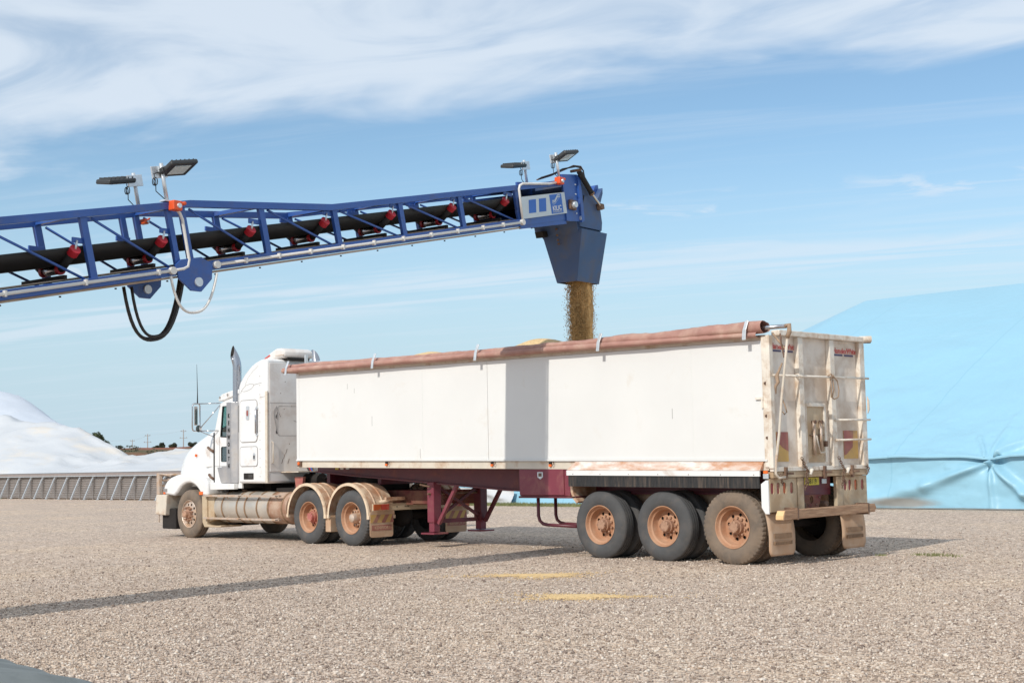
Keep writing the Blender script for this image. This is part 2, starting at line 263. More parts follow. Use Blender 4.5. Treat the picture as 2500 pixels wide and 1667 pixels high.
# ------------------------------------------------------------------ mesh helpers
ORG={}
class MB:
    def __init__(s): s.v=[]; s.f=[]
    def add(s,vs,fs):
        o=len(s.v); s.v+= [tuple(p) for p in vs]; s.f+=[tuple(i+o for i in f) for f in fs]; return s
    def box(s,x0,x1,y0,y1,z0,z1):
        return s.hexa([(x0,y0,z0),(x1,y0,z0),(x1,y1,z0),(x0,y1,z0),(x0,y0,z1),(x1,y0,z1),(x1,y1,z1),(x0,y1,z1)])
    def hexa(s,p): return s.add(p,[(0,3,2,1),(4,5,6,7),(0,1,5,4),(1,2,6,5),(2,3,7,6),(3,0,4,7)])
    def bar(s,a,b,w,h,upv=(0,0,1)):
        a=Vector(a); b=Vector(b); d=(b-a).normalized(); U=Vector(upv); sd=d.cross(U)
        if sd.length<1e-4: sd=d.cross(Vector((1,0,0)))
        sd.normalize(); U=sd.cross(d); sd*=w/2; U*=h/2
        return s.hexa([a-sd-U,a+sd-U,b+sd-U,b-sd-U,a-sd+U,a+sd+U,b+sd+U,b-sd+U])
    def prism(s,poly,axis,a,b):
        """poly in the two remaining axes (x,z for axis y; y,z for axis x; x,y for axis z)"""
        def P(p,t): return (p[0],t,p[1]) if axis=='y' else ((t,p[0],p[1]) if axis=='x' else (p[0],p[1],t))
        n=len(poly); vs=[P(p,a) for p in poly]+[P(p,b) for p in poly]
        return s.add(vs,[tuple(range(n-1,-1,-1)),tuple(range(n,2*n))]+[(i,(i+1)%n,n+(i+1)%n,n+i) for i in range(n)])
    def tube(s,path,r,n=8,caps=True):
        P=[Vector(p) for p in path]; rs=r if isinstance(r,(list,tuple)) else [r]*len(P); vs=[]; u=None
        for i,p in enumerate(P):
            t=(P[min(i+1,len(P)-1)]-P[max(i-1,0)]).normalized()
            if u is None: u=t.orthogonal().normalized()
            u=(u-t*u.dot(t))
            if u.length<1e-5: u=t.orthogonal()
            u.normalize(); w=t.cross(u)
            for k in range(n):
                a=2*PI*k/n; vs.append(p+(u*math.cos(a)+w*math.sin(a))*rs[i])
        m=len(P); fs=[(i*n+k,i*n+(k+1)%n,(i+1)*n+(k+1)%n,(i+1)*n+k) for i in range(m-1) for k in range(n)]
        if caps: fs+=[tuple(range(n-1,-1,-1)),tuple((m-1)*n+k for k in range(n))]
        return s.add(vs,fs)
    def lathe(s,prof,c=(0,0,0),axis='y',n=32,capa=False,capb=False,fn=None):
        vs=[]
        for j,(t,r) in enumerate(prof):
            for k in range(n):
                a=2*PI*k/n; rr=r if fn is None else fn(j,k,t,r); x,z=rr*math.cos(a),rr*math.sin(a)
                p=(x,t,z) if axis=='y' else ((t,x,z) if axis=='x' else (x,z,t)); vs.append((p[0]+c[0],p[1]+c[1],p[2]+c[2]))
        m=len(prof); fs=[(i*n+k,(i+1)*n+k,(i+1)*n+(k+1)%n,i*n+(k+1)%n) for i in range(m-1) for k in range(n)]
        if capa: fs.append(tuple(range(n)))
        if capb: fs.append(tuple((m-1)*n+k for k in range(n-1,-1,-1)))
        return s.add(vs,fs)
    def grid(s,fn,nu,nv,wrapv=False):
        vs=[fn(i/nu,j/nv) for i in range(nu+1) for j in range(nv+1)]
        return s.add(vs,[(i*(nv+1)+j,(i+1)*(nv+1)+j,(i+1)*(nv+1)+j+1,i*(nv+1)+j+1) for i in range(nu) for j in range(nv)])
    def mesh(s,name,material,smooth=False,off=(0,0,0)):
        me=bpy.data.meshes.new(name); me.from_pydata([(x-off[0],y-off[1],z-off[2]) for x,y,z in s.v],[],s.f)
        bm=bmesh.new(); bm.from_mesh(me); bmesh.ops.recalc_face_normals(bm,faces=bm.faces); bm.to_mesh(me); bm.free()
        me.materials.append(material if not isinstance(material,str) else M[material])
        if smooth: me.shade_smooth(); 
        return me
    def build(s,name,material,parent=None,smooth=False,bevel=0,auto=None,label=None):
        off=ORG.get(parent,(0,0,0)) if parent is not None else (0,0,0)
        me=s.mesh(name,material,smooth or auto is not None,off)
        o=bpy.data.objects.new(name,me); COL.objects.link(o)
        if parent is not None: o.parent=parent; ORG[o]=off
        if bevel:
            b=o.modifiers.new('bevel','BEVEL'); b.width=bevel; b.segments=2; b.limit_method='ANGLE'; b.angle_limit=R(35)
        if auto is not None:
            try: me.set_sharp_from_angle(angle=R(auto))
            except Exception: pass
        if label: o['label']=label
        return o
def thing(name,label,cat,loc=(0,0,0),group=None,rot=None):
    e=bpy.data.objects.new(name,None); COL.objects.link(e); e.location=loc; e.empty_display_size=.2
    e['label']=label; e['category']=cat
    if group: e['group']=group
    if rot is None: ORG[e]=tuple(loc)
    else: e.rotation_euler=(0,0,rot); ORG[e]=(0,0,0)     # parts given in local coordinates
    return e
def tag(o,label,cat=None,group=None,kind=None):
    o['label']=label
    if cat: o['category']=cat
    if group: o['group']=group
    if kind: o['kind']=kind
    return o
def place(me,name,parent,loc,rot=None,scale=None):
    o=bpy.data.objects.new(name,me); COL.objects.link(o); off=ORG.get(parent,(0,0,0)); o.parent=parent
    o.location=(loc[0]-off[0],loc[1]-off[1],loc[2]-off[2]) if parent is not None else loc
    if rot: o.rotation_euler=rot
    if scale: o.scale=scale
    return o
def struct(o): o['kind']='structure'; return o
def text(s,size,org,xd,ud,material,name,parent,extrude=.002,bold=0.,align='LEFT',sx=1.):
    c=bpy.data.curves.new('lettering','FONT'); c.body=s; c.size=size; c.extrude=extrude; c.offset=bold; c.align_x=align; c.resolution_u=2
    t=bpy.data.objects.new('lettering_tmp',c); COL.objects.link(t); bpy.context.view_layer.update()
    me=bpy.data.meshes.new_from_object(t.evaluated_get(bpy.context.evaluated_depsgraph_get())); bpy.data.objects.remove(t)
    X=Vector(xd).normalized(); U=Vector(ud).normalized(); Nn=X.cross(U); off=Vector(ORG.get(parent,(0,0,0)))
    for v in me.vertices: v.co=Vector(org)+X*v.co.x*sx+U*v.co.y+Nn*v.co.z-off
    me.materials.clear(); me.materials.append(M[material]); o=bpy.data.objects.new(name,me); COL.objects.link(o); o.parent=parent; ORG[o]=tuple(off); return o
def holed(outer,holes,fn,thick,nrm):
    """flat panel with openings: outlines in 2D, fn maps (u,v) to 3D, thick along nrm"""
    bm=bmesh.new(); es=[]
    for loop in [outer]+holes:
        vs=[bm.verts.new(fn(*p)) for p in loop]; es+=[bm.edges.new((vs[i],vs[(i+1)%len(vs)])) for i in range(len(vs))]
    bmesh.ops.triangle_fill(bm,edges=es,use_beauty=True,use_dissolve=False)
    g=bmesh.ops.extrude_face_region(bm,geom=bm.faces[:])
    for v in [e for e in g['geom'] if isinstance(e,bmesh.types.BMVert)]: v.co+=Vector(nrm)*thick
    bm.verts.index_update(); mb=MB(); mb.add([tuple(v.co) for v in bm.verts],[tuple(v.index for v in f.verts) for f in bm.faces]); bm.free(); return mb
def circ(cx,cy,r,n=14,ry=None): return [(cx+r*math.cos(2*PI*i/n),cy+(ry or r)*math.sin(2*PI*i/n)) for i in range(n)]
def rrect(x0,x1,y0,y1,r,n=4):
    p=[]
    for cx,cy,a in ((x1-r,y1-r,0),(x0+r,y1-r,90),(x0+r,y0+r,180),(x1-r,y0+r,270)):
        for k in range(n+1): t=R(a+90*k/n); p.append((cx+r*math.cos(t),cy+r*math.sin(t)))
    return p
def fb(x,y,z=0,o=4): return mnoise.fractal(Vector((x,y,z)),1.,2.,o)
def interp(x,pts):
    if x<=pts[0][0]: return pts[0][1]
    for (a,va),(b,vb) in zip(pts,pts[1:]):
        if x<=b:
            t=(x-a)/(b-a); t=t*t*(3-2*t)*.5+t*.5; return va+(vb-va)*t
    return pts[-1][1]
def interp_lin(x,pts):
    if x<=pts[0][0]: return pts[0][1]
    for (a,va),(b,vb) in zip(pts,pts[1:]):
        if x<=b: return va+(vb-va)*(x-a)/(b-a)
    return pts[-1][1]
def fast_mesh(name,V,F,material):
    """V (n,3), F (m,k) arrays"""
    me=bpy.data.meshes.new(name); k=F.shape[1]
    me.vertices.add(len(V)); me.vertices.foreach_set('co',V.astype(np.float32).ravel())
    me.loops.add(F.size); me.loops.foreach_set('vertex_index',F.astype(np.int32).ravel())
    me.polygons.add(len(F)); me.polygons.foreach_set('loop_start',np.arange(0,F.size,k,dtype=np.int32)); me.polygons.foreach_set('loop_total',np.full(len(F),k,dtype=np.int32))
    me.update(calc_edges=True); me.validate(); me.materials.append(M[material]); return me
OCT_V=np.array([(1,0,0),(-1,0,0),(0,1,0),(0,-1,0),(0,0,1),(0,0,-1)],float)
OCT_F=np.array([(0,2,4),(2,1,4),(1,3,4),(3,0,4),(2,0,5),(1,2,5),(3,1,5),(0,3,5)])
def pebbles(P,size,flat=(1,1,.7),jit=.3,upright=False):
    n=len(P); a=rng.uniform(0,2*PI,n); b=rng.normal(0,.5,n)*(0.25 if upright else 1)
    V=OCT_V[None]*np.array(flat)[None,None]*(1+rng.uniform(-jit,jit,(n,6,1)))*size[:,None,None]
    c,s=np.cos(b)[:,None],np.sin(b)[:,None]; x=V[:,:,0]*c-V[:,:,2]*s; z=V[:,:,0]*s+V[:,:,2]*c; y=V[:,:,1]
    c,s=np.cos(a)[:,None],np.sin(a)[:,None]; V=np.stack([x*c-y*s,x*s+y*c,z],2)+P[:,None,:]
    F=(OCT_F[None]+6*np.arange(n)[:,None,None]).reshape(-1,3); return V.reshape(-1,3),F

# ================================================================== SETTING
def grid_obj(name,fn,nu,nv,material,smooth=True,parent=None): return MB().grid(fn,nu,nv).build(name,material,parent,smooth=smooth)
struct(MB().add([(-2500,-2500,-.02),(2500,-2500,-.02),(2500,2500,-.02),(-2500,2500,-.02)],[(0,1,2,3)]).build('ground','soil'))
struct(MB().add([(-190,-90,0),(90,-90,0),(90,19.5,0),(-190,19.5,0)],[(0,1,2,3)]).build('gravel_yard','gravel'))

# loose stones lying on the yard, in front of the truck
def stones():
    n=95000; d=8.6+21*rng.power(1.25,n)*rng.uniform(.2,1,n); a=rng.uniform(-.42,.42,n)
    f2=np.array([-math.sin(YAW),math.cos(YAW)]); r_=np.array([math.cos(YAW),math.sin(YAW)])
    xy=np.array([CP.x,CP.y])+f2*(d*np.cos(a))[:,None]+r_*(d*np.sin(a))[:,None]
    sz=rng.lognormal(math.log(.0092),.34,n).clip(.004,.024); keep=xy[:,1]<17; xy=xy[keep]; sz=sz[keep]
    P=np.column_stack([xy,sz*.35]); V,F=pebbles(P,sz,(1.1,.9,.75),.35)
    o=bpy.data.objects.new('loose_gravel',fast_mesh('loose_gravel',V,F,'stone')); COL.objects.link(o)
    tag(o,'loose crushed stones scattered over the gravel yard',None,None,'stuff')
stones()

# ---- red scrubby ridge far away
RD=Vector((.697,.717,0)); RC=Vector((-168,86,0)); RN=Vector((-.717,.697,0))
def ridge(u,v):
    s=(u-.5)*420; t=(v-.3)*140
    p=RC+RD*s+RN*t
    h=5.0*math.exp(-((t)/30)**2)+ (2.2 if t>0 else 0)*min(1,max(0,t/30))
    h*= .9+.22*fb(s*.02,t*.03,3); h*=max(0,1-abs((u-.5)*2)**6)
    return (p.x,p.y,h+.25*fb(s*.3,t*.3,1)-.1)
struct(grid_obj('red_ridge',ridge,110,40,'soil'))

def leafcloud(centers,n,size,name,material,parent,flat=1.):
    """many small leaf quads spread through a set of ellipsoids (centre, radii)"""
    V=[];F=[]; per=n//len(centers)
    for (c,r) in centers:
        u=rng.normal(size=(per,3)); u/=np.linalg.norm(u,axis=1)[:,None]; u*=rng.uniform(.35,1.,(per,1))**.5
        P=np.array(c)+u*np.array(r)
        a=rng.normal(size=(per,3)); a/=np.linalg.norm(a,axis=1)[:,None]; b=np.cross(a,rng.normal(size=(per,3))); b/=np.linalg.norm(b,axis=1)[:,None]
        s=size*rng.uniform(.5,1.3,(per,1)); V.append(np.stack([P-a*s,P+b*s*.5,P+a*s,P-b*s*.5],1).reshape(-1,3))
    V=np.concatenate(V); F=np.arange(len(V)).reshape(-1,4)
    off=np.array(ORG.get(parent,(0,0,0))); o=bpy.data.objects.new(name,fast_mesh(name,V-off,F,material)); COL.objects.link(o); o.parent=parent; return o
def tree(name,label,pos,h,w,material,group,nleaf=2600,trunk=True):
    t=thing(name,label,'tree' if trunk else 'bush',pos,group); x,y,z=pos
    cs=[]
    for k in range(9):
        a=random.uniform(0,2*PI); rr=random.uniform(.15,.6)*w*.5
        cs.append(((x+math.cos(a)*rr,y+math.sin(a)*rr,z+h*random.uniform(.45,.82) if trunk else z+h*random.uniform(.25,.7)),(w*random.uniform(.16,.27),w*random.uniform(.16,.27),h*random.uniform(.12,.2) if trunk else h*random.uniform(.22,.34))))
    m=MB(); m.tube([(x,y,z-.3),(x+.05*h,y,z+h*.25),(x,y+.03*h,z+h*.5),(x+.02*h,y,z+h*.75)],[h*.03,h*.024,h*.016,h*.006],7)
    for c,r in cs[:6]: m.tube([(x+.03*h,y,z+h*.2),((x+c[0])/2,(y+c[1])/2,z+(c[2]-z)*.6),c],[h*.014,h*.009,h*.003],5)
    m.build('trunk','bark',t,smooth=True); leafcloud(cs,nleaf,max(.10,w*.035),'crown',material,t); return t
def far(px,D):   # a point at depth D in the direction of a photo column, on the ridge line
    d=fw+r2*((px-1250)/FPX); return CP+d*(D/d.dot(fw))
pt_=far(249,150); tree('tree','round green tree showing above the white tarp slope',(pt_.x,pt_.y,0),5.7,4.0,'leaf','trees on the skyline',5200); pt_=far(231,152); tree('tree','lower green tree beside the round one, half behind the white tarp',(pt_.x,pt_.y,0),5.1,2.8,'leaf','trees on the skyline',3600)
for px,D,h,w,lab in ((396,204,.95,1.3,'rounded dark bush on the red ridge, between two of its neighbours'),(383,206,.55,1.5,'low flat bush on the ridge, leftmost of the dark bushes'),(423,204,.85,1.5,'dark dome shaped bush on the ridge, second from the bonnet'),(470,204,1.0,1.7,'dark bush on the ridge just over the truck bonnet')):
    p=far(px,D); tree('bush',lab,(p.x,p.y,4.45),h,w,'leaf2','bushes on the red ridge',1500,False)
def scrub():
    V=[];F=[]
    cs=[]
    for k in range(260):
        s=random.uniform(-90,120); t=random.gauss(-14,13)
        p=RC+RD*s+RN*t; h=5.0*math.exp(-((t)/30)**2)
        r=random.uniform(.4,1.5); cs.append(((p.x,p.y,h*.95),(r,r,r*.35)))
    e=leafcloud(cs,26000,.16,'ridge_scrub','leaf2',None); tag(e,'low grey green scrub scattered over the red ridge',None,None,'stuff')
scrub()
# ---- utility poles beyond the ridge
PT=[]
for i,(px,D,top,lab) in enumerate(((324,470,11.6,'thin utility pole farthest left, nearest the round tree'),(361,400,11.6,'utility pole with two crossarms, middle of the three'),(448,390,12.4,'utility pole just left of the truck mirror'))):
    p=far(px,D); t=thing('utility_pole',lab,'utility pole',(p.x,p.y,0),'utility poles behind the ridge')
    MB().tube([(p.x,p.y,0),(p.x,p.y,top)],[.2,.13],8).build('post','pole',t,smooth=True)
    for zz,w in ((top-.5,.8),(top-2.4,1.1)):
        a=Vector((p.x,p.y,zz)); ca=MB().bar(a-RD*w,a+RD*w,.12,.12).build('crossarm','pole',t)
        MB().lathe([(0,.07),(.1,.1),(.2,.05)],(p.x-RD.x*w*.8,p.y-RD.y*w*.8,zz+.08),'z',8,True,True).build('insulator','grey',ca)
        MB().lathe([(0,.07),(.1,.1),(.2,.05)],(p.x+RD.x*w*.8,p.y+RD.y*w*.8,zz+.08),'z',8,True,True).build('insulator','grey',ca)
    PT.append(Vector((p.x,p.y,top-.2)))
def wire(a,b,lab):
    P=[a.lerp(b,k/12)-Vector((0,0,.35*4*(k/12)*(1-k/12))) for k in range(13)]
    m=MB().tube(P,.014,4).build('power_line','pole'); tag(m,lab,'wire')
wire(PT[0]-RD*60,PT[0],'overhead power line running left from the farthest pole'); wire(PT[0],PT[1],'overhead power line between the left and middle poles'); wire(PT[1],PT[2],'overhead power line between the middle pole and the one by the mirror')

# ---- bunker wall of corrugated sheet with inclined braces
WALL_Y=18.0; WALL_H=1.33; PW=1.43
wall=thing('bunker_wall','long low corrugated steel bunker wall with inclined braces under white tarp','wall',(-48,WALL_Y,0))
def wall_parts():
    m=MB(); nz=13; prof=[]
    for k in range(nz*4+1):
        z=.03+(WALL_H-.16)*k/(nz*4); prof.append((.028*math.cos(2*PI*k/4)+.10*(z/WALL_H),z))
    n=len(prof); vs=[(-PW/2+.008,y,z) for y,z in prof]+[(PW/2-.008,y,z) for y,z in prof]
    m.add(vs,[(i,i+1,n+i+1,n+i) for i in range(n-1)]); pm=m.mesh('wall_panel','galvwall',False)
    m=MB().bar((0,-.50,.0),(0,.03,WALL_H-.12),.07,.07,(0,1,0)); m.box(-.07,.07,-.58,-.40,-.01,.02); m.box(-.06,.06,-.03,.09,WALL_H-.26,WALL_H-.12); bm_=m.mesh('brace','galv')
    m=MB().box(-.03,.03,-.04,.03,0,WALL_H-.14); um=m.mesh('upright','galvwall')
    m=MB().box(-PW/2+.004,PW/2-.004,-.09,.16,WALL_H-.11,WALL_H+.03); cm=m.mesh('cap_rail','capmat')
    m=MB().box(-PW/2+.004,PW/2-.004,-.10,.14,WALL_H-.15,WALL_H-.112); lm=m.mesh('rail_lip','galv')
    k=0; x=-86.0-PW*28
    while x<-27:
        place(pm,'wall_panel',wall,(x,WALL_Y,0)); place(bm_,'brace',wall,(x+PW/2,WALL_Y,0)); place(um,'upright',wall,(x+PW/2,WALL_Y,0))
        place(cm,'cap_rail',wall,(x,WALL_Y,0)); place(lm,'rail_lip',wall,(x,WALL_Y,0)); x+=PW
wall_parts()

# ---- white tarps over the left grain pile
SKY_L=[(-150,7.9),(-110,8.0),(-92.5,7.65),(-89.8,7.4),(-86.1,6.1),(-81.5,4.75),(-78.1,3.8),(-75.2,2.8),(-72.5,2.15),(-71,2.2),(-69.2,2.25),(-66.7,2.2),(-60,2.3),(-52,2.2),(-40,2.3),(-28,1.7),(-24,.4)]
def whiteback(u,v):
    x=-150+u*124; y=19.5+v*30; H=interp(x+2.04*max(0,y-30),SKY_L); t=(y-19.5)/10.5
    z=1.0+(H-1.0)*(math.sin(min(t,1)*PI/2) if t<1 else math.cos(min((t-1)/1.6,1)*PI/2))
    z+=(.16*fb(x*.35,y*.12,5)+.25*(1-abs(math.sin(x*.33+y*.35+2*fb(x*.1,y*.1,3))))**4)*min(1,t*2)*(H/6); return (x,y,max(z,.02))
tag(grid_obj('white_tarpaulin',whiteback,190,44,'whitetarp2'),'clean white tarpaulin over the high rear peak of the left grain pile','tarpaulin')
SKY_F=[(-150,5.6),(-100,5.5),(-80,5.15),(-75,4.85),(-71.5,4.6),(-67.6,3.95),(-64,2.95),(-61.5,2.15),(-60,1.85),(-58,2.15),(-55.5,2.42),(-52,2.4),(-48,2.2),(-44,2.0),(-36,2.05),(-28,1.9),(-25.5,1.5)]
def whitefront(u,v):
    x=-150+u*124.6; vy=v*8.6; y=WALL_Y-.06+vy; H=interp(x+.25*min(vy,6.2)-1.5+2.0*max(0,vy-6.2),SKY_F); t=vy/6.2
    z=WALL_H+.05+(H-WALL_H-.05)*(min(t,1)**.8 if t<1 else 1-.55*(t-1)**1.2)
    w=math.exp(-((x+58)/6)**2)
    cr=lambda q:1-abs(math.sin(q)); z+=(.16*cr(x*.55+vy*.75+1.5*fb(x*.15,vy*.2,2))**3*w + .20*fb(x*.22,vy*.45,9)+.22*cr(x*.28-vy*.5+2*fb(x*.1,vy*.25,5))**4+.12*cr(x*.5-vy*.9+2*fb(x*.13,vy*.2,8))**6+.05*fb(x*.9+vy*.8,vy*.5,4))*min(1,t*3)
    return (x,y,z)
tag(grid_obj('white_tarpaulin',whitefront,230,40,'whitetarp'),'dust stained white tarpaulin draped over the left pile down to the bunker wall','tarpaulin')

# ---- blue tarp over the right grain pile
CIN=(-5.25,1.22)
def ridge_line(px,pv,ax,av,bx,bv,w):
    dx,dv=bx-ax,bv-av; L2=dx*dx+dv*dv; t=((px-ax)*dx+(pv-av)*dv)/L2
    tc=min(max(t,0),1); d=math.hypot(px-ax-dx*tc,pv-av-dv*tc); return math.exp(-(d/w)**2),tc
def bluefold(x,v):
    if v>4.2 or abs(x+5.3)>5: return 0.
    a=0
    for (bx,bv,amp,w) in ((-7.0,.62,.22,.22),(-8.9,.18,.20,.26),(-4.3,.42,.24,.22),(-3.0,.16,.26,.26),(-5.15,.05,.10,.16),(-4.1,2.2,.12,.14),(-3.4,3.0,.12,.16),(-5.9,2.4,.10,.14),(-5.3,3.6,.08,.16),(-6.4,1.1,.07,.12),(-4.6,1.9,.07,.10)):
        ax,av=CIN
        if bx==-8.9: ax,av=-7.0,.62
        if bx==-3.0: ax,av=-4.3,.42
        g,t=ridge_line(x,v,ax,av,bx,bv,w*(.30+.50*min(1,math.hypot(x-CIN[0],v-CIN[1])*.5)))
        a+=amp*g*math.sin(min(1,.25+t)*PI*.75)
    a-=.28*math.exp(-(((x-CIN[0])/.35)**2+((v-CIN[1])/.22)**2))
    return a
def bluetarp(u,v):
    x=interp_lin(u,[(0,-34),(.25,-11),(.85,-1),(1,38)]); LS=1.42
    s=interp_lin(v,[(0,0),(.55,3.6),(1,17.5)])                                    # distance along the sheet from its foot
    hip=min(1,max(0,(x+33)/16.5)); hip=hip**.75
    top=7.42*hip+.5*(1-hip); low=min(1,max(0,(x+31)/5)); skirt=LS*(.42+.58*min(1,max(0,(x+22)/8)))
    nz=.05*fb(x*.5,s*.5,3)+.02*fb(x*1.7,s*1.7,7)
    if s<skirt:
        y=WALL_Y+.05-.14*(1-s/skirt)**2; z=s
        wob=.06*math.sin(x*1.9+3*fb(x*.3,s*.6,1))*(s/skirt)*(1-s/skirt)*3
        y-=bluefold(x,s)+wob+nz*.8
    else:
        t=(s-skirt)/(17.5-skirt); y=WALL_Y+.10+t*12.9; z=skirt+(top-skirt)*(math.sin(t*PI/2)*.35+t*.65)
        k=.10*math.exp(-((s-skirt)/.1)**2); y-=k
        z+=bluefold(x,s)*.8+nz*1.6*(1-t); y-=bluefold(x,s)*.35
    return (x,y,max(z,.012))
bt=thing('blue_tarpaulin','huge sky blue tarpaulin over the long grain pile behind the trailer','tarpaulin',(-5,18,0))
MB().grid(bluetarp,560,170).build('cover_sheet','bluetarp',bt,smooth=True)
def blueback(u,v):
    x=-34+u*72; hip=min(1,max(0,(x+33)/16.5))**.75; top=7.42*hip+.5*(1-hip); t=v; return (x,31.0+t*13,top*(1-t)**1.1-.06)
MB().grid(blueback,72,10).build('rear_sheet','bluetarp',bt,smooth=True)
def overlap(u,v):
    x=-22+u*60; sk=1.42*(.42+.58*min(1,max(0,(x+22)/8))); wv=.03*fb(x*.8,1,2)+.015*math.sin(x*2.3)
    d=math.exp(-((x+5.25)/.5)**2); P=[(.12,.045),(-.05,.03),(-.085,.0),(-.08,-.045)]; k=v*3; i=min(2,int(k)); q=k-i
    return (x,WALL_Y+P[i][0]+(P[i+1][0]-P[i][0])*q-wv*.6+.1*d,sk+P[i][1]+(P[i+1][1]-P[i][1])*q+wv-.1*d)
MB().grid(overlap,300,6).build('overlap_seam','bluetarp',bt,smooth=True)
def hem(u,v):
    x=-30+u*68; return (x,WALL_Y-.16-.05*v-.05*fb(x*.6,0,2)+.03,.015+.03*math.sin(v*PI)+.05*max(0,fb(x*1.1,4,2)-.25))
MB().grid(hem,260,4).build('ground_hem','greytarp',bt,smooth=True)
# hanging white end of the left cover, below the blue sheet
def whiteend(u,v):
    x=-30+u*7.3; z=.02+v*(.62-.08*u); y=WALL_Y-.32+.12*v-.06*math.sin(x*3+v*6)-.05*fb(x,v*3,2); return (x,y,z)
tag(grid_obj('white_tarpaulin_edge',whiteend,60,14,'whitetarp'),'creased white tarpaulin edge lying at the foot of the blue cover, seen under the trailer','tarpaulin')

# ---- grass
def grass(name,label,boxes,n,h):
    V=[];per=n//len(boxes)
    for (x0,x1,y0,y1) in boxes:
        P=np.column_stack([rng.uniform(x0,x1,per) if x1-x0>2 else x0+(x1-x0)*rng.beta(1.6,2.2,per),y0+(y1-y0)*rng.beta(2,2,per),np.zeros(per)])
        a=rng.uniform(0,2*PI,per); hh=h*rng.uniform(.3,1.2,per); d=np.column_stack([np.cos(a),np.sin(a),np.zeros(per)])*.008; l=rng.normal(0,.35,(per,3))*hh[:,None]; l[:,2]=hh
        V.append(np.stack([P-d,P+d,P+l],1).reshape(-1,3))
    V=np.concatenate(V); o=bpy.data.objects.new(name,fast_mesh(name,V,np.arange(len(V)).reshape(-1,3),'grass')); COL.objects.link(o); tag(o,label,None,None,'stuff')
grass('grass_strip','thin green grass growing along the foot of the bunkers',[(-27,-17,16.4,17.8),(-27,-17,16.9,17.8),(-74,-63,15.6,17.5)],15000,.11)
grass('grass_tuft','small green grass tuft in the gravel right of the trailer',[(1.15,2.0,2.65,3.1)],230,.045)
grass('grass_seedlings','tiny green weed patch in the gravel behind the trailer',[(.75,.9,2.45,2.6)],60,.035)

# ---- grey green tarpaulin heap in the near corner
def nearheap(u,v):
    ax=-.5+u*5.2; s=v
    y=-10.83-.07*ax-s*1.9; x=-.9+ax
    top=.05+.22*math.sin(min(1,s*1.6)*PI/2)*(1-.10*abs(u-.3))
    z=top*min(1,(u)*6)*min(1,(1-u)*6)+.03*fb(x*1.6,y*1.6,2)+.02*math.sin(x*5+y*6)*s
    return (x,y-.06*fb(x*.8,3,1),max(z,.006))
tag(grid_obj('grey_tarpaulin',nearheap,60,24,'greytarp'),'folded grey green tarpaulin lying on the gravel in the near left corner','tarpaulin')

# ---- grain spilt on the gravel
def spill(cx,cy,L,Wd,lab):
    n=10000; a=rng.uniform(0,2*PI,n); r=np.abs(rng.normal(0,.42,n))*np.where(rng.random(n)<.22,rng.uniform(1.2,2.6,n),1.)*(1+.35*np.sin(a*3+cx)+.25*np.sin(a*5+cy))
    P2=np.column_stack([r*np.cos(a)*L,r*np.sin(a)*Wd]); P2+=rng.normal(0,.03,(n,2))
    xy=np.array([cx,cy])+P2[:,:1]*np.array([.80,.60])+P2[:,1:]*np.array([-.60,.80])
    P=np.column_stack([xy,np.full(n,.010)+.012*np.exp(-(r/.5)**2)]); V,F=pebbles(P,rng.uniform(.005,.0085,n),(1.5,.8,.7),.2,True)
    o=bpy.data.objects.new('spilled_grain',fast_mesh('spilled_grain',V,F,'grain')); COL.objects.link(o); tag(o,lab,None,None,'stuff')
spill(-1.05,-2.85,.62,.30,'yellow grain spilt on the gravel, patch nearer the trailer wheels')
spill(1.35,-4.55,.52,.28,'yellow grain spilt on the gravel, patch nearer the camera')

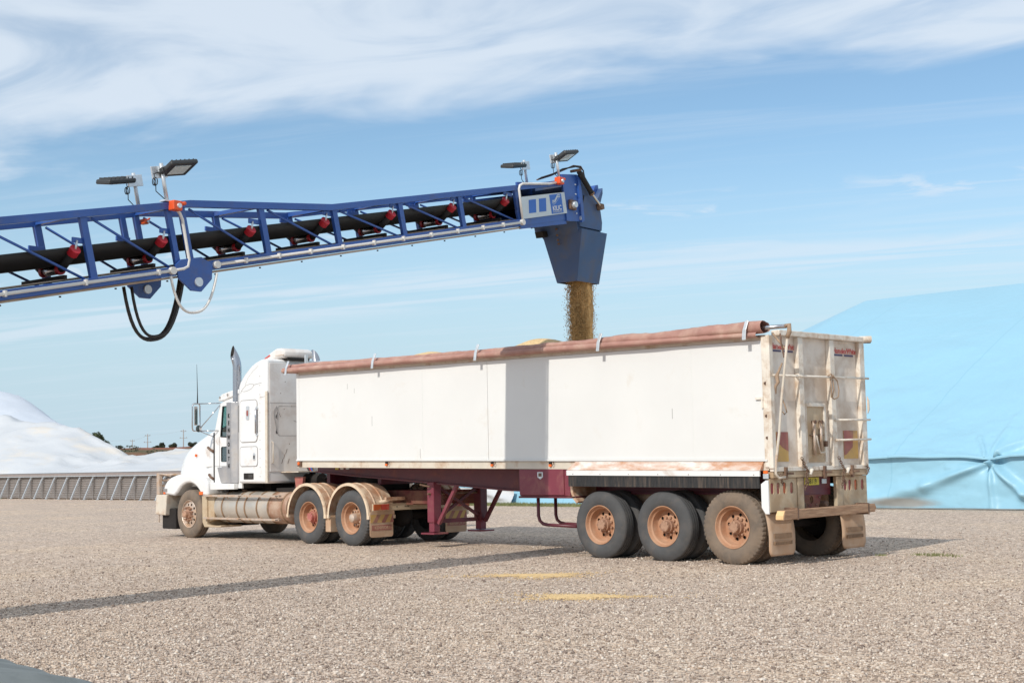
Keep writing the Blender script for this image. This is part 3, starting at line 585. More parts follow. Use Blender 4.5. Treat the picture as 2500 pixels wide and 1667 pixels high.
# ================================================================== CONVEYOR
CAZ=R(98.5); CD=Vector((-math.cos(CAZ),-math.sin(CAZ),0)); CN=Vector((math.sin(CAZ),-math.cos(CAZ),0)); CO=Vector((-4.11,1.4,0))
def conveyor():
    cv=thing('grain_conveyor','blue steel truss belt conveyor pouring grain into the white trailer','conveyor',tuple(CO),None,math.atan2(CD.y,CD.x))
    SL=-.2107; zc=lambda s:5.25+(s-2.28)*SL
    def th(s): return interp_lin(s,[(0,.56),(6.39,.55),(8.75,.77),(30,.77)])
    HW=.46; S1=21.0
    for sg in (1,-1):
        y0,y1=(HW-.06,HW) if sg>0 else (-HW,-HW+.06)
        MB().prism([(S1,zc(S1)-.11),(S1,zc(S1)),(8.95,zc(8.95)),(8.95,zc(8.95)-.11)],'y',y0,y1).build('bottom_chord','blue',cv,bevel=.004)
        MB().prism([(8.93,zc(8.93)-.10),(8.93,zc(8.93)+.012),(.6,zc(.6)+.012),(.6,zc(.6)-.10)],'y',y0-.004*sg,y1-.004*sg).build('bottom_chord','blue',cv,bevel=.004)
        top=[(S1,th(S1)),(8.75,.77),(6.39,.55),(.95,.56)]; h=.085
        P=[(s,zc(s)+t) for s,t in top]; poly=P+[(s,z-h) for s,z in reversed(P)]
        MB().prism(poly,'y',y0-.01*sg,y1+.012*sg).build('top_chord','blue',cv,bevel=.004)
        MB().prism([(s,z) for s,z in ((8.98,3.86),(8.93,3.70),(8.75,3.575),(8.60,3.575),(8.44,3.74),(8.43,3.92),(8.6,3.99),(8.9,3.93))],'y',HW+.004 if sg>0 else -HW-.03,HW+.03 if sg>0 else -HW-.004).build('hinge_plate','blue',cv,bevel=.003)
        MB().lathe([(HW-.02,.055),(HW+.055,.055)] if sg>0 else [(-HW-.055,.055),(-HW+.02,.055)],(8.65,0,3.685),'y',20,True,True).build('hinge_pin','galv',cv,auto=40)
    posts=[20.46,19.16,17.86,16.56,15.26,13.96,12.66,11.36,10.06,8.90,8.70,7.48,6.21,4.91,3.59,2.20]
    for i,s in enumerate(posts):
        for sg in (1,-1):
            st=s+th(s)*.206; yc=sg*(HW-.035)
            MB().bar((s,yc,zc(s)-.01),(st,yc,zc(st)+th(st)-.07),.05,.085 if s not in(8.90,8.70) else .07,(1,0,0)).build('truss_post','blue',cv)
            nx=[q for q in posts if q<s-.5]
            if nx and s!=8.90 and s>2.3:
                MB().tube([(st-.12,yc+.0,zc(st)+th(st)-.08),(nx[0]+.12,yc,zc(nx[0]+.12)-.0)],.016,6).build('diagonal_rod','blue',cv,smooth=True)
        if s!=8.90:
            st=s+th(s)*.206; MB().bar((st,-HW+.05,zc(st)+th(st)-.045),(st,HW-.05,zc(st)+th(st)-.045),.05,.05).build('top_crossbar','blue',cv)
            MB().bar((s+.06,-HW+.05,zc(s)-.06),(s+.06,HW-.05,zc(s)-.06),.06,.06).build('bottom_crossbar','blue',cv)
    # belt: troughed carrying strand and flat return strand
    def troughpt(s,j):
        pr=[(-.385,.375),(-.29,.285),(-.15,.212),(.15,.212),(.29,.285),(.385,.375)]; o,h=pr[j]; return (s,o,zc(s)+h)
    m=MB(); ns=44; pts=[]
    for i in range(ns+1):
        s=.55+(S1-.6)*i/ns
        pts+= [troughpt(s,j) for j in range(6)]
    m.add(pts,[(i*6+j,(i+1)*6+j,(i+1)*6+j+1,i*6+j+1) for i in range(ns) for j in range(5)])
    b=m.build('carrying_belt','belt',cv,smooth=True); sm=b.modifiers.new('thickness','SOLIDIFY'); sm.thickness=.022; sm.offset=-1
    MB().hexa([(S1,-.36,zc(S1)+.015),(S1,.36,zc(S1)+.015),(.6,.36,zc(.6)+.015),(.6,-.36,zc(.6)+.015),(S1,-.36,zc(S1)+.03),(S1,.36,zc(S1)+.03),(.6,.36,zc(.6)+.03),(.6,-.36,zc(.6)+.03)]).build('return_belt','pan',cv)
    MB().hexa([(S1,-.44,zc(S1)-.135),(S1,.44,zc(S1)-.135),(1.0,.44,zc(1.0)-.135),(1.0,-.44,zc(1.0)-.135),(S1,-.44,zc(S1)-.113),(S1,.44,zc(S1)-.113),(1.0,.44,zc(1.0)-.113),(1.0,-.44,zc(1.0)-.113)]).build('bottom_pan','pan',cv)
    for k in range(15):
        s=1.8+k*.72; MB().tube([(s,.36,zc(s)-.15),(s,.36,zc(s)-.165)],.014,6).build('pan_bolt','dark',cv)
    def smooth_roll(a,b,r): 
        a=Vector(a);b=Vector(b); return MB().tube([a,a.lerp(b,.02),b.lerp(a,.02),b],[r*.85,r,r,r*.85],12)
    for s in [18.1,16.8,15.5,14.2,12.9,11.58,10.30,9.12,7.76,6.47,5.17,3.84,2.55]:
        z=zc(s)
        it=MB().bar((s+.10,-HW+.06,z+.03),(s+.10,HW-.06,z+.03),.04,.04).build('idler_set','dark',cv)
        for sg in (1,-1):
            smooth_roll((s,sg*.165,z+.150),(s,sg*.375,z+.300),.050).build('wing_roller','rubber',it,smooth=True)
            smooth_roll((s,sg*.365,z+.293),(s,sg*.435,z+.343),.064).build('end_cap','redcap',it,auto=50)
            MB().tube([(s,sg*.43,z+.34),(s-.01,sg*.432,z+.385),(s-.02,sg*.43,z+.44)],.013,6).build('hook_chain','galv',it,smooth=True)
            MB().box(s-.17,s+.03,sg*(HW-.05)-.012,sg*(HW-.05)+.012,z+.415,z+.475).build('hanger_bracket','blue',it,bevel=.004)
        smooth_roll((s,-.135,z+.145),(s,.135,z+.145),.052).build('centre_roller','steel',it,smooth=True)
        for y0,y1 in ((-.175,-.13),(.13,.175)): MB().lathe([(y0,.035),(y0,.060),(y1,.060),(y1,.035)],(s,0,z+.145),'y',14).build('roller_bracket','redcap',it,auto=40)
    # conduits
    y=HW+.024
    def cond(path,r=.019,name='conduit',matn='conduit'): return MB().tube(path,r,8).build(name,matn,cv,smooth=True)
    cond([(S1-.2,y,zc(S1-.2)-.045),(9.02,y,zc(9.02)-.045)]); cond([(9.02,y,zc(9.02)-.045),(8.86,y,zc(8.86)-.04),(8.80,y,zc(8.8)-.02),(8.78,y,zc(8.78)+.06),(8.88,y,zc(8.9)+.55),(8.92,y,zc(8.9)+.62),(8.97,y,zc(8.9)+.66),(8.97,y,zc(8.9)+.73)])
    cond([(8.36,y,zc(8.36)-.045),(2.22,y,zc(2.22)-.045)]); cond([(2.2,y,zc(2.2)-.03),(2.32,y+.03,zc(2.2)+.46),(2.30,y+.03,zc(2.2)+.52),(2.22,y+.03,zc(2.2)+.56),(1.5,y+.03,zc(1.5)+.52),(1.30,y+.02,zc(1.3)+.53)])
    for s in (9.02,8.36,2.2): MB().lathe([(-.03,.045),(.025,.045)],(s,y,zc(s)-.045),'y',16,True,True).build('junction_cap','conduit',cv,auto=40)
    for s in [20-k*.98 for k in range(12)]+[7.9,7.35,6.8,6.2,5.6,5.0,4.4,3.8,3.2,2.7]: MB().box(s-.012,s+.012,HW,y+.024,zc(s)-.075,zc(s)-.01).build('conduit_clip','conduit',cv)
    def loop(a,b,low,r,matn,name,y=0.,n=20,sk=0.):
        P=[]
        for k in range(n+1):
            t=k/n; w=1-abs(2*t-1)**2.6; P.append((a[0]+(b[0]-a[0])*(t*t*(3-2*t)*.25+t*.75)+sk*math.sin(t*PI),y,a[1]+(b[1]-a[1])*t-(low)*w))
        return MB().tube(P,r,8).build(name,matn,cv,smooth=True)
    loop((9.05,3.72),(8.36,3.82),.45,.016,'conduit','cable_loop',y)
    loop((9.42,3.60),(8.55,3.78),.68,.020,'cable','hose_loop',.1); loop((9.38,3.60),(8.57,3.78),.66,.020,'cable','hose_loop',.05); loop((9.34,3.60),(8.6,3.78),.64,.018,'cable','hose_loop',.14)
    # floodlights
    def flood(s,sg,z):
        a=Vector((s,sg*(HW-.03),z)); top=a+Vector((.09,0,.44))
        pl=MB().tube([a,top],.024,10).build('lamp_post','galv',cv,smooth=True)
        MB().box(s-.07,s+.07,sg*(HW-.03)-.05,sg*(HW-.03)+.05,z-.005,z+.012).build('base_plate','galv',pl)
        X=Vector((-.978,0,.206))*sg; c=top+Vector((-.0,0,-.10))
        ta=.46 if sg>0 else .16; U=Vector((0,sg*math.cos(ta),math.sin(ta))); Nn=Vector((0,sg*math.sin(ta),-math.cos(ta)))
        MB().bar(c-X*.11+Vector((0,-sg*.035,0)),c+X*.11+Vector((0,-sg*.035,0)),.02,.14).build('mount_plate','galv',pl,bevel=.004)
        o=c+Vector((0,sg*.06,.02))+X*.20
        def pt(x,u,n): return o+X*x+U*u+Nn*n
        m=MB().hexa([pt(-.20,-.13,-.03),pt(.20,-.13,-.03),pt(.20,.15,-.03),pt(-.20,.15,-.03),pt(-.20,-.13,.03),pt(.20,-.13,.03),pt(.20,.15,.03),pt(-.20,.15,.03)])
        f=m.build('floodlight','lampgrey',cv,bevel=.018)
        MB().hexa([pt(-.12,-.07,.031),pt(.12,-.07,.031),pt(.12,.10,.031),pt(-.12,.10,.031),pt(-.12,-.07,.036),pt(.12,-.07,.036),pt(.12,.10,.036),pt(-.12,.10,.036)]).build('lens','lens',f)
        for k in range(6): 
            x=-.16+k*.064; MB().hexa([pt(x,-.11,-.05),pt(x+.012,-.11,-.05),pt(x+.012,.12,-.05),pt(x,.12,-.05),pt(x,-.11,-.028),pt(x+.012,-.11,-.028),pt(x+.012,.12,-.028),pt(x,.12,-.028)]).build('cooling_fin','lampgrey',f)
        MB().bar(c+X*.0,pt(-.20,0,0),.05,.06).build('bracket','lampgrey',f,bevel=.006)
        P=[tuple(pt(-.18,-.08,-.02)),tuple(c+Vector((.10,0,-.04)))]+[tuple(c+Vector((.085+.022*math.sin(k*.8),.02*math.sin(k*.27),-.13+.045*math.cos(k*.8)))) for k in range(22)]+[tuple(c+Vector((.07,0,-.24))),(s+.04,sg*(HW-.02),z+.02)]
        MB().tube(P,.006,5).build('lamp_lead','cable',f,smooth=True)
    flood(9.06,1,4.60); flood(8.80,-1,4.65); flood(1.10,1,6.07); flood(.82,-1,6.12)
    def jbox(s,yy,z,sc=1):
        j=MB().box(s-.06*sc,s+.07*sc,yy-.05,yy+.06,z-.055*sc,z+.06*sc).build('junction_box','orange',cv,bevel=.012)
        MB().lathe([(yy+.06,.032*sc),(yy+.075,.028*sc)],(s-.01,0,z),'y',12,True,True).build('gland','galv',j,auto=40)
        MB().tube([(s-.07*sc,yy+.02,z+.03),(s-.13*sc,yy+.02,z+.05)],.022*sc,8).build('connector','orange',j,smooth=True)
    jbox(9.0,HW+.045,4.545); jbox(8.75,-HW+.06,4.50,.55); jbox(1.22,HW+.05,6.02)
    # ---- head end
    sp=[(1.10,6.16),(.66,6.22),(.60,5.44),(.98,5.40)]
    for sg in (1,-1):
        y0,y1=(HW-.02,HW+.02) if sg>0 else (-HW-.02,-HW+.02); MB().prism(sp,'y',y0,y1).build('head_side_plate','blue',cv,bevel=.004)
    MB().prism([(2.25,5.70),(1.08,5.95),(.98,5.42),(2.2,5.18)],'y',-HW+.0,-HW+.03).build('head_side_plate','blue',cv)
    MB().prism([(2.3,5.40),(1.02,5.66),(.95,5.36),(2.2,5.12)],'y',HW-.05,HW-.012).build('side_skirt','blue',cv)
    MB().prism([(1.9,5.86),(.75,6.10),(.75,6.12),(1.9,5.88)],'y',-HW+.03,HW-.03).build('head_cover','blue',cv)
    MB().lathe([(-.38,.17),(-.37,.19),(.37,.19),(.38,.17)],(.84,0,5.66),'y',28,True,True).build('head_pulley','rubber',cv,auto=40)
    hood=[(.68,6.18),(.42,6.15),(.22,6.04),(.08,5.88),(-.03,5.70),(-.07,5.50),(-.05,5.36),(.58,5.36),(.62,5.50)]
    MB().prism(hood,'y',-HW-.012,HW+.014).build('discharge_hood','bluedust',cv,bevel=.006)
    MB().prism([(.70,6.20),(.63,6.20),(.52,5.46),(.60,5.42)],'y',HW+.02,HW+.06).build('hood_flange','blue',cv)
    MB().bar((.47,HW+.018,5.90),(.60,HW+.018,5.50),.01,.02).build('hood_seam','dark',cv)
    # upper chute and flaring lower spout, both open below
    def shell(z0,a,z1,b,t=.008):
        (s0,s1,o0,o1),(p0,p1,q0,q1)=a,b
        m=MB(); A=[(s0,o0,z0),(s1,o0,z0),(s1,o1,z0),(s0,o1,z0)]; B=[(p0,q0,z1),(p1,q0,z1),(p1,q1,z1),(p0,q1,z1)]
        m.add(A+B,[(0,1,5,4),(1,2,6,5),(2,3,7,6),(3,0,4,7)]); return m
    o=shell(5.48,(-.06,.66,-.42,.43),5.15,(-.10,.50,-.27,.40)).build('upper_chute','bluedust',cv); o.modifiers.new('t','SOLIDIFY').thickness=.012
    o=shell(5.33,(-.17,.57,-.32,.485),4.49,(-.24,.40,-.15,.25)).build('spout','bluedust',cv); o.modifiers.new('t','SOLIDIFY').thickness=.012
    MB().prism([(.60,5.36),(.74,5.34),(.70,5.24),(.58,5.26)],'y',-.36,-.20).build('spout_lug','dark',cv)
    for k,(yy,zz) in enumerate(((.02,5.36),(.02,5.26),(.02,5.18),(.02,5.12))): MB().lathe([(.60-.02*k,.018),(.625-.02*k,.018)],(0.03,yy,zz),'x',10,True,True).build('bolt','chain',cv,smooth=False)
    # lifting horn, hydraulic ram, hoses, bearing
    MB().prism([(.14,5.80),(.0,5.80),(-.19,6.10),(-.17,6.19),(-.09,6.17)],'y',.22,.34).build('hood_horn','blue',cv,bevel=.004)
    MB().prism([(.10,5.78),(-.03,5.72),(-.16,6.02),(-.16,6.12)],'y',.34,.44).build('hood_horn','bluedust',cv,bevel=.004)
    yr=HW+.09
    MB().tube([(.70,yr,6.25),(.33,yr,5.93)],.045,14).build('ram_cylinder','rubber',cv,auto=50); MB().tube([(.33,yr,5.93),(.08,yr,5.765)],.021,10).build('ram_rod','chrome',cv,auto=50)
    MB().tube([(.33,yr,5.93),(.355,yr,5.952)],.052,14).build('ram_collar','chain',cv,auto=50)
    MB().prism([(.12,5.80),(.02,5.80),(0,5.72),(.08,5.69)],'y',HW+.02,yr+.03).build('ram_lug','chain',cv,bevel=.006)
    MB().tube([(.74,HW-.05,6.27),(.74,yr+.06,6.27)],.025,8).build('ram_pivot','chain',cv,smooth=True)
    for k in range(3):
        dz=.012*k; MB().tube([(1.55,.30+.04*k,6.02+dz),(1.2,.33+.03*k,6.14+dz),(.9,.36,6.27+dz),(.70,.44+.02*k,6.37-dz),(.60,.52,6.36-dz),(.57,.55,6.28),(.62,.55,6.20)],.012,6).build('hydraulic_hose','cable' if k else 'chain',cv,smooth=True)
    MB().tube([(.58,.55,6.3),(.55,.57,6.12),(.44,.57,5.98),(.36,.55,5.95)],.010,6).build('hydraulic_hose','cable',cv,smooth=True)
    MB().tube([(.30,.2,5.96),(.20,.25,6.0),(.08,.3,5.93),(.04,.3,5.86)],.016,6).build('hydraulic_hose','cable',cv,smooth=True)
    bb=MB().box(.76,.94,HW+.02,HW+.07,5.60,5.76).build('pulley_bearing','chain',cv,bevel=.012); MB().lathe([(HW+.07,.058),(HW+.12,.05)],(.85,0,5.68),'y',18,True,True).build('bearing_cap','galv',bb,auto=40)
    MB().lathe([(HW+.012,.045),(HW+.055,.045)],(.58,0,5.50),'y',18,True,True).build('hood_pin','galv',cv,auto=40)
    for zz in (5.56,5.72,5.88,6.04): MB().lathe([(HW+.02,.014),(HW+.032,.014)],(.72-.03*(5.9-zz),0,zz),'y',8,True,True).build('bolt','galv',cv)
    # ---- maker's sign
    X=Vector((-.978,0,.206)); U=Vector((.206,0,.978)); O=Vector((2.19,HW+.012,5.275))
    def P(a,b,n=0.): return O+X*a+U*b+Vector((0,n,0))
    def plate(poly,n0,n1,name,mt,par):
        m=MB(); k=len(poly); m.add([P(a,b,n0) for a,b in poly]+[P(a,b,n1) for a,b in poly],[tuple(range(k)),tuple(range(k,2*k))]+[(i,(i+1)%k,k+(i+1)%k,k+i) for i in range(k)]); return m.build(name,mt,par)
    sg=plate([(0,0),(1.24,0),(1.24,.345),(0,.345)],0,.012,'maker_sign','signplate',cv)
    plate([(.18,.075),(.375,.075),(.415,.285),(.22,.285)],.013,.016,'stripe','signblue',sg); plate([(.46,.075),(.655,.075),(.695,.285),(.50,.285)],.013,.016,'stripe','signblue',sg)
    plate([(.80,.018),(1.135,.018),(1.135,.327),(.80,.327)],.013,.016,'logo_panel','signblue',sg)
    for dx,dy in ((0,0),(.006,.026)):
        plate([(.85+dx,.195+dy),(.93+dx,.195+dy),(1.02+dx,.275+dy),(1.095,.275+dy),(1.095,.29+dy),(1.01+dx,.29+dy),(.92+dx,.21+dy),(.85+dx,.21+dy)],.0165,.018,'logo_belt','signplate',sg)
    for k in range(9): plate([(.86+k*.026,.165+max(0,k-2)*.017),(.872+k*.026,.165+max(0,k-2)*.017),(.872+k*.026,.177+max(0,k-2)*.017),(.86+k*.026,.177+max(0,k-2)*.017)],.0165,.018,'logo_dot','signplate',sg)
    text('KILIC',.108,P(.967,.068,.017),X,U,'platewhite','lettering',sg,.001,.0018,'CENTER'); text('ENGINEERING',.040,P(.967,.032,.017),X,U,'signplate','lettering',sg,.001,0,'CENTER')
    # ---- undercarriage, out of the frame to the left
    for sg in (1,-1):
        MB().bar((16.6,sg*.42,zc(16.6)-.1),(15.6,sg*1.1,.45),.10,.10).build('support_leg','blue',cv); MB().bar((14.6,sg*.42,zc(14.6)-.1),(15.5,sg*1.1,.45),.10,.10).build('support_leg','blue',cv)
        MB().lathe([(-.12,.2),(-.12,.40),(-.08,.45),(.08,.45),(.12,.40),(.12,.2)],(15.55,sg*1.25,.45),'y',28,True,True).build('transport_wheel','tyre',cv,auto=40)
    MB().tube([(15.55,-1.2,.45),(15.55,1.2,.45)],.05,8).build('axle','dark',cv)
    MB().prism([(20.2,zc(20.2)+.2),(21.8,1.5),(21.8,.05),(20.4,.05)],'y',-.6,.6).build('intake_hopper','blue',cv)
    return cv
conveyor()
def L2W(s,o,z): p=CO+CD*s+CN*o; return (p.x,p.y,z)
# ---- falling grain: ragged curtains and thousands of grains
def grain_fall():
    m=MB()
    def strand(s0,o0,rs,ro,seed,zt,zb,ragged):
        def fn(u,v):
            z=zt+(zb-zt)*u; a=2*PI*v; 
            k=1+ragged*fb(math.cos(a)*1.5+seed,math.sin(a)*1.5,z*2.2+seed)+.25*ragged*fb(math.cos(a)*6,math.sin(a)*6+seed,z*6)
            return L2W(s0-.03*u+math.cos(a)*rs*k*(1-.12*u),o0+math.sin(a)*ro*k,z)
        m.grid(fn,60,44)
    strand(-.07,.06,.165,.12,1.3,4.62,3.30,.30); strand(.10,.06,.075,.09,8.1,4.60,3.30,.75); strand(.20,.03,.025,.05,5.1,4.55,3.35,1.3)
    base=len(m.v); V=np.array(m.v); F=np.array(m.f)
    n=30000; t=rng.uniform(0,1,n); side=rng.random(n)
    s=np.where(side<.55,rng.normal(.12,.085,n),rng.normal(-.03,.12,n)); s=np.clip(s,-.245,.36); o=rng.normal(.05,.075,n).clip(-.14,.24)
    z=4.55-1.25*t
    pos=np.array([CO.x,CO.y,0])+np.outer(s,np.array(CD))+np.outer(o,np.array(CN)); pos[:,2]=z
    PV,PF=pebbles(pos,rng.uniform(.003,.0065,n),(1,.9,2.4),.3,True)
    ob=bpy.data.objects.new('falling_grain',fast_mesh('falling_grain',PV,PF,'grainfall')); COL.objects.link(ob); tag(ob,'brown stream of grain falling from the blue spout into the trailer',None,None,'stuff')
    fm=fast_mesh('dense_fall',V,F,'grainfall'); fm.shade_smooth(); o2=bpy.data.objects.new('dense_fall',fm); COL.objects.link(o2); o2.parent=ob; o2['kind']='stuff'
grain_fall()

# ================================================================== WHEELS
def tyre_mesh(name,R0,w,lug,material):
    n=150 if lug else 96
    half=[(.035,.288),(.018,.31),(.004,.36),(0,.41),(.008,.455),(.026,R0-.028),(.036,R0-.008),(.052,R0)]
    mid=[]; 
    if not lug:
        for g in (.085,.135): mid+=[(g-.008,R0+.003),(g-.006,R0-.012),(g+.006,R0-.012),(g+.008,R0+.003)]
        mid=[p for p in mid if p[0]<w/2+.02]
    else: mid=[(.09,R0+.003),(.095,R0-.012),(.115,R0-.012),(.12,R0+.003)]
    prof=half+mid+[(w-t,r) for t,r in reversed(half+[m for m in mid if m[0]<w/2-.02])]
    prof=sorted(prof,key=lambda p:0) if False else prof
    def fn(j,k,t,r):
        if r>R0-.05 and (t<.088 or t>w-.088):
            if lug and k%3==0: return r-.017*min(1,(r-(R0-.05))/.03)
            if not lug and k%2==0 and R0-.03<r<R0-.001: return r-.004
        return r
    m=MB().lathe(prof,(0,0,0),'y',n,False,False,fn); me=m.mesh(name,material,True); me.set_sharp_from_angle(angle=R(32)); return me
def rim_dish():
    m=MB(); m.lathe([(.036,.292),(.020,.300),(.016,.296),(.018,.286),(.040,.276),(.060,.268),(.075,.248),(.115,.244),(.135,.236),(.165,.232),(.178,.222)],(0,0,0),'y',48)
    h=holed(circ(0,0,.2225,40),[circ(0,0,.085,24)]+[circ(.172*math.cos(2*PI*(k+.5)/8),.172*math.sin(2*PI*(k+.5)/8),.027,10) for k in range(8)],lambda u,v:(u,.176-.02*(1-min(1,math.hypot(u,v)/.22)),v),.012,(0,1,0))
    m.add(h.v,h.f); me=m.mesh('rim','rim',True); me.set_sharp_from_angle(angle=R(30)); return me
def hub_mesh(name,material,y0,r0,kind):
    m=MB()
    if kind=='cap': m.lathe([(.17,.10),(.12,.095),(.07,.09),(.03,.075),(.012,.045),(.006,.0)],(0,0,0),'y',24)
    else:
        m.lathe([(.17,r0+.02),(.10,r0+.016),(.10,r0),(.045,r0-.004),(.035,r0-.016),(.035,0)],(0,0,0),'y',24)
        for k in range(8): a=2*PI*k/8; m.lathe([(.085,.011),(.030,.011)],((r0-.012)*math.cos(a),0,(r0-.012)*math.sin(a)),'y',6,True,True)
    for k in range(10):
        a=2*PI*(k+.5)/10; m.lathe([(.17,.016),(.135,.016)],(.128*math.cos(a),0,.128*math.sin(a)),'y',6,True,True)
    me=m.mesh(name,material,True); me.set_sharp_from_angle(angle=R(30)); return me
def drum_mesh():
    return MB().lathe([(.20,.05),(.20,.21),(.42,.215),(.42,.05)],(0,0,0),'y',28).mesh('brake_drum','dark')
def steer_rim():
    m=MB(); m.lathe([(.036,.292),(.014,.300),(.010,.294),(.02,.284),(.045,.278),(.05,.262)],(0,0,0),'y',48)
    h=holed(circ(0,0,.262,40),[circ(0,0,.10,24)]+[circ(.205*math.cos(2*PI*k/10),.205*math.sin(2*PI*k/10),.028,12) for k in range(10)],lambda u,v:(u,.018+.035*(math.hypot(u,v)/.262)**2,v),.012,(0,1,0))
    m.add(h.v,h.f); me=m.mesh('rim','alloy',True); me.set_sharp_from_angle(angle=R(30)); return me
def steer_hub():
    m=MB(); m.lathe([(.05,.115),(-.02,.11),(-.035,.10),(-.035,.075),(-.10,.07),(-.115,.05),(-.115,0)],(0,0,0),'y',24)
    for k in range(10): a=2*PI*(k+.5)/10; m.lathe([(.03,.019),(-.03,.017),(-.035,.013),(-.075,.009)],(.143*math.cos(a),0,.143*math.sin(a)),'y',7,True,True)
    me=m.mesh('hub','rimhub',True); me.set_sharp_from_angle(angle=R(30)); return me
T_WORN=tyre_mesh('tyre',.512,.275,False,'tyre'); T_LUG=tyre_mesh('tyre',.522,.275,True,'tyred'); T_DRIVE=tyre_mesh('tyre',.515,.27,True,'tyre'); T_STEER=tyre_mesh('tyre',.518,.29,False,'tyred')
RIM=rim_dish(); HUB_T=hub_mesh('hub','rimhub',0,.082,'nut'); HUB_R=hub_mesh('hub','redcap',0,.088,'nut'); HUB_C=hub_mesh('hub','alloy',0,.1,'cap'); DRUM=drum_mesh(); SRIM=steer_rim(); SHUB=steer_hub()
M['hubpink']=mat('worn_red_hub',(.46,.14,.12),.6,dust=(DUST,.3,9),var=.15); HUB_R.materials.clear(); HUB_R.materials.append(M['hubpink'])
def wheel(parent,x,y,rad,tyre,rim,hub,far=False,dual=True,spin=0.):
    w=bpy.data.objects.new('wheel',None); COL.objects.link(w); w.parent=parent; off=ORG[parent]; w.location=(x-off[0],y-off[1],rad-.006-off[2]); w.rotation_euler=(0,0,PI if far else 0); w.empty_display_size=.1
    def ch(me,name,dy=0,rz=0):
        o=bpy.data.objects.new(name,me); COL.objects.link(o); o.parent=w; o.location=(0,dy,0); o.rotation_euler=(0,spin,0); return o
    ch(tyre,'tyre'); ch(rim,'rim'); ch(hub,'hub'); ch(DRUM,'brake_drum')
    if dual: ch(tyre,'tyre',.33)
    return w

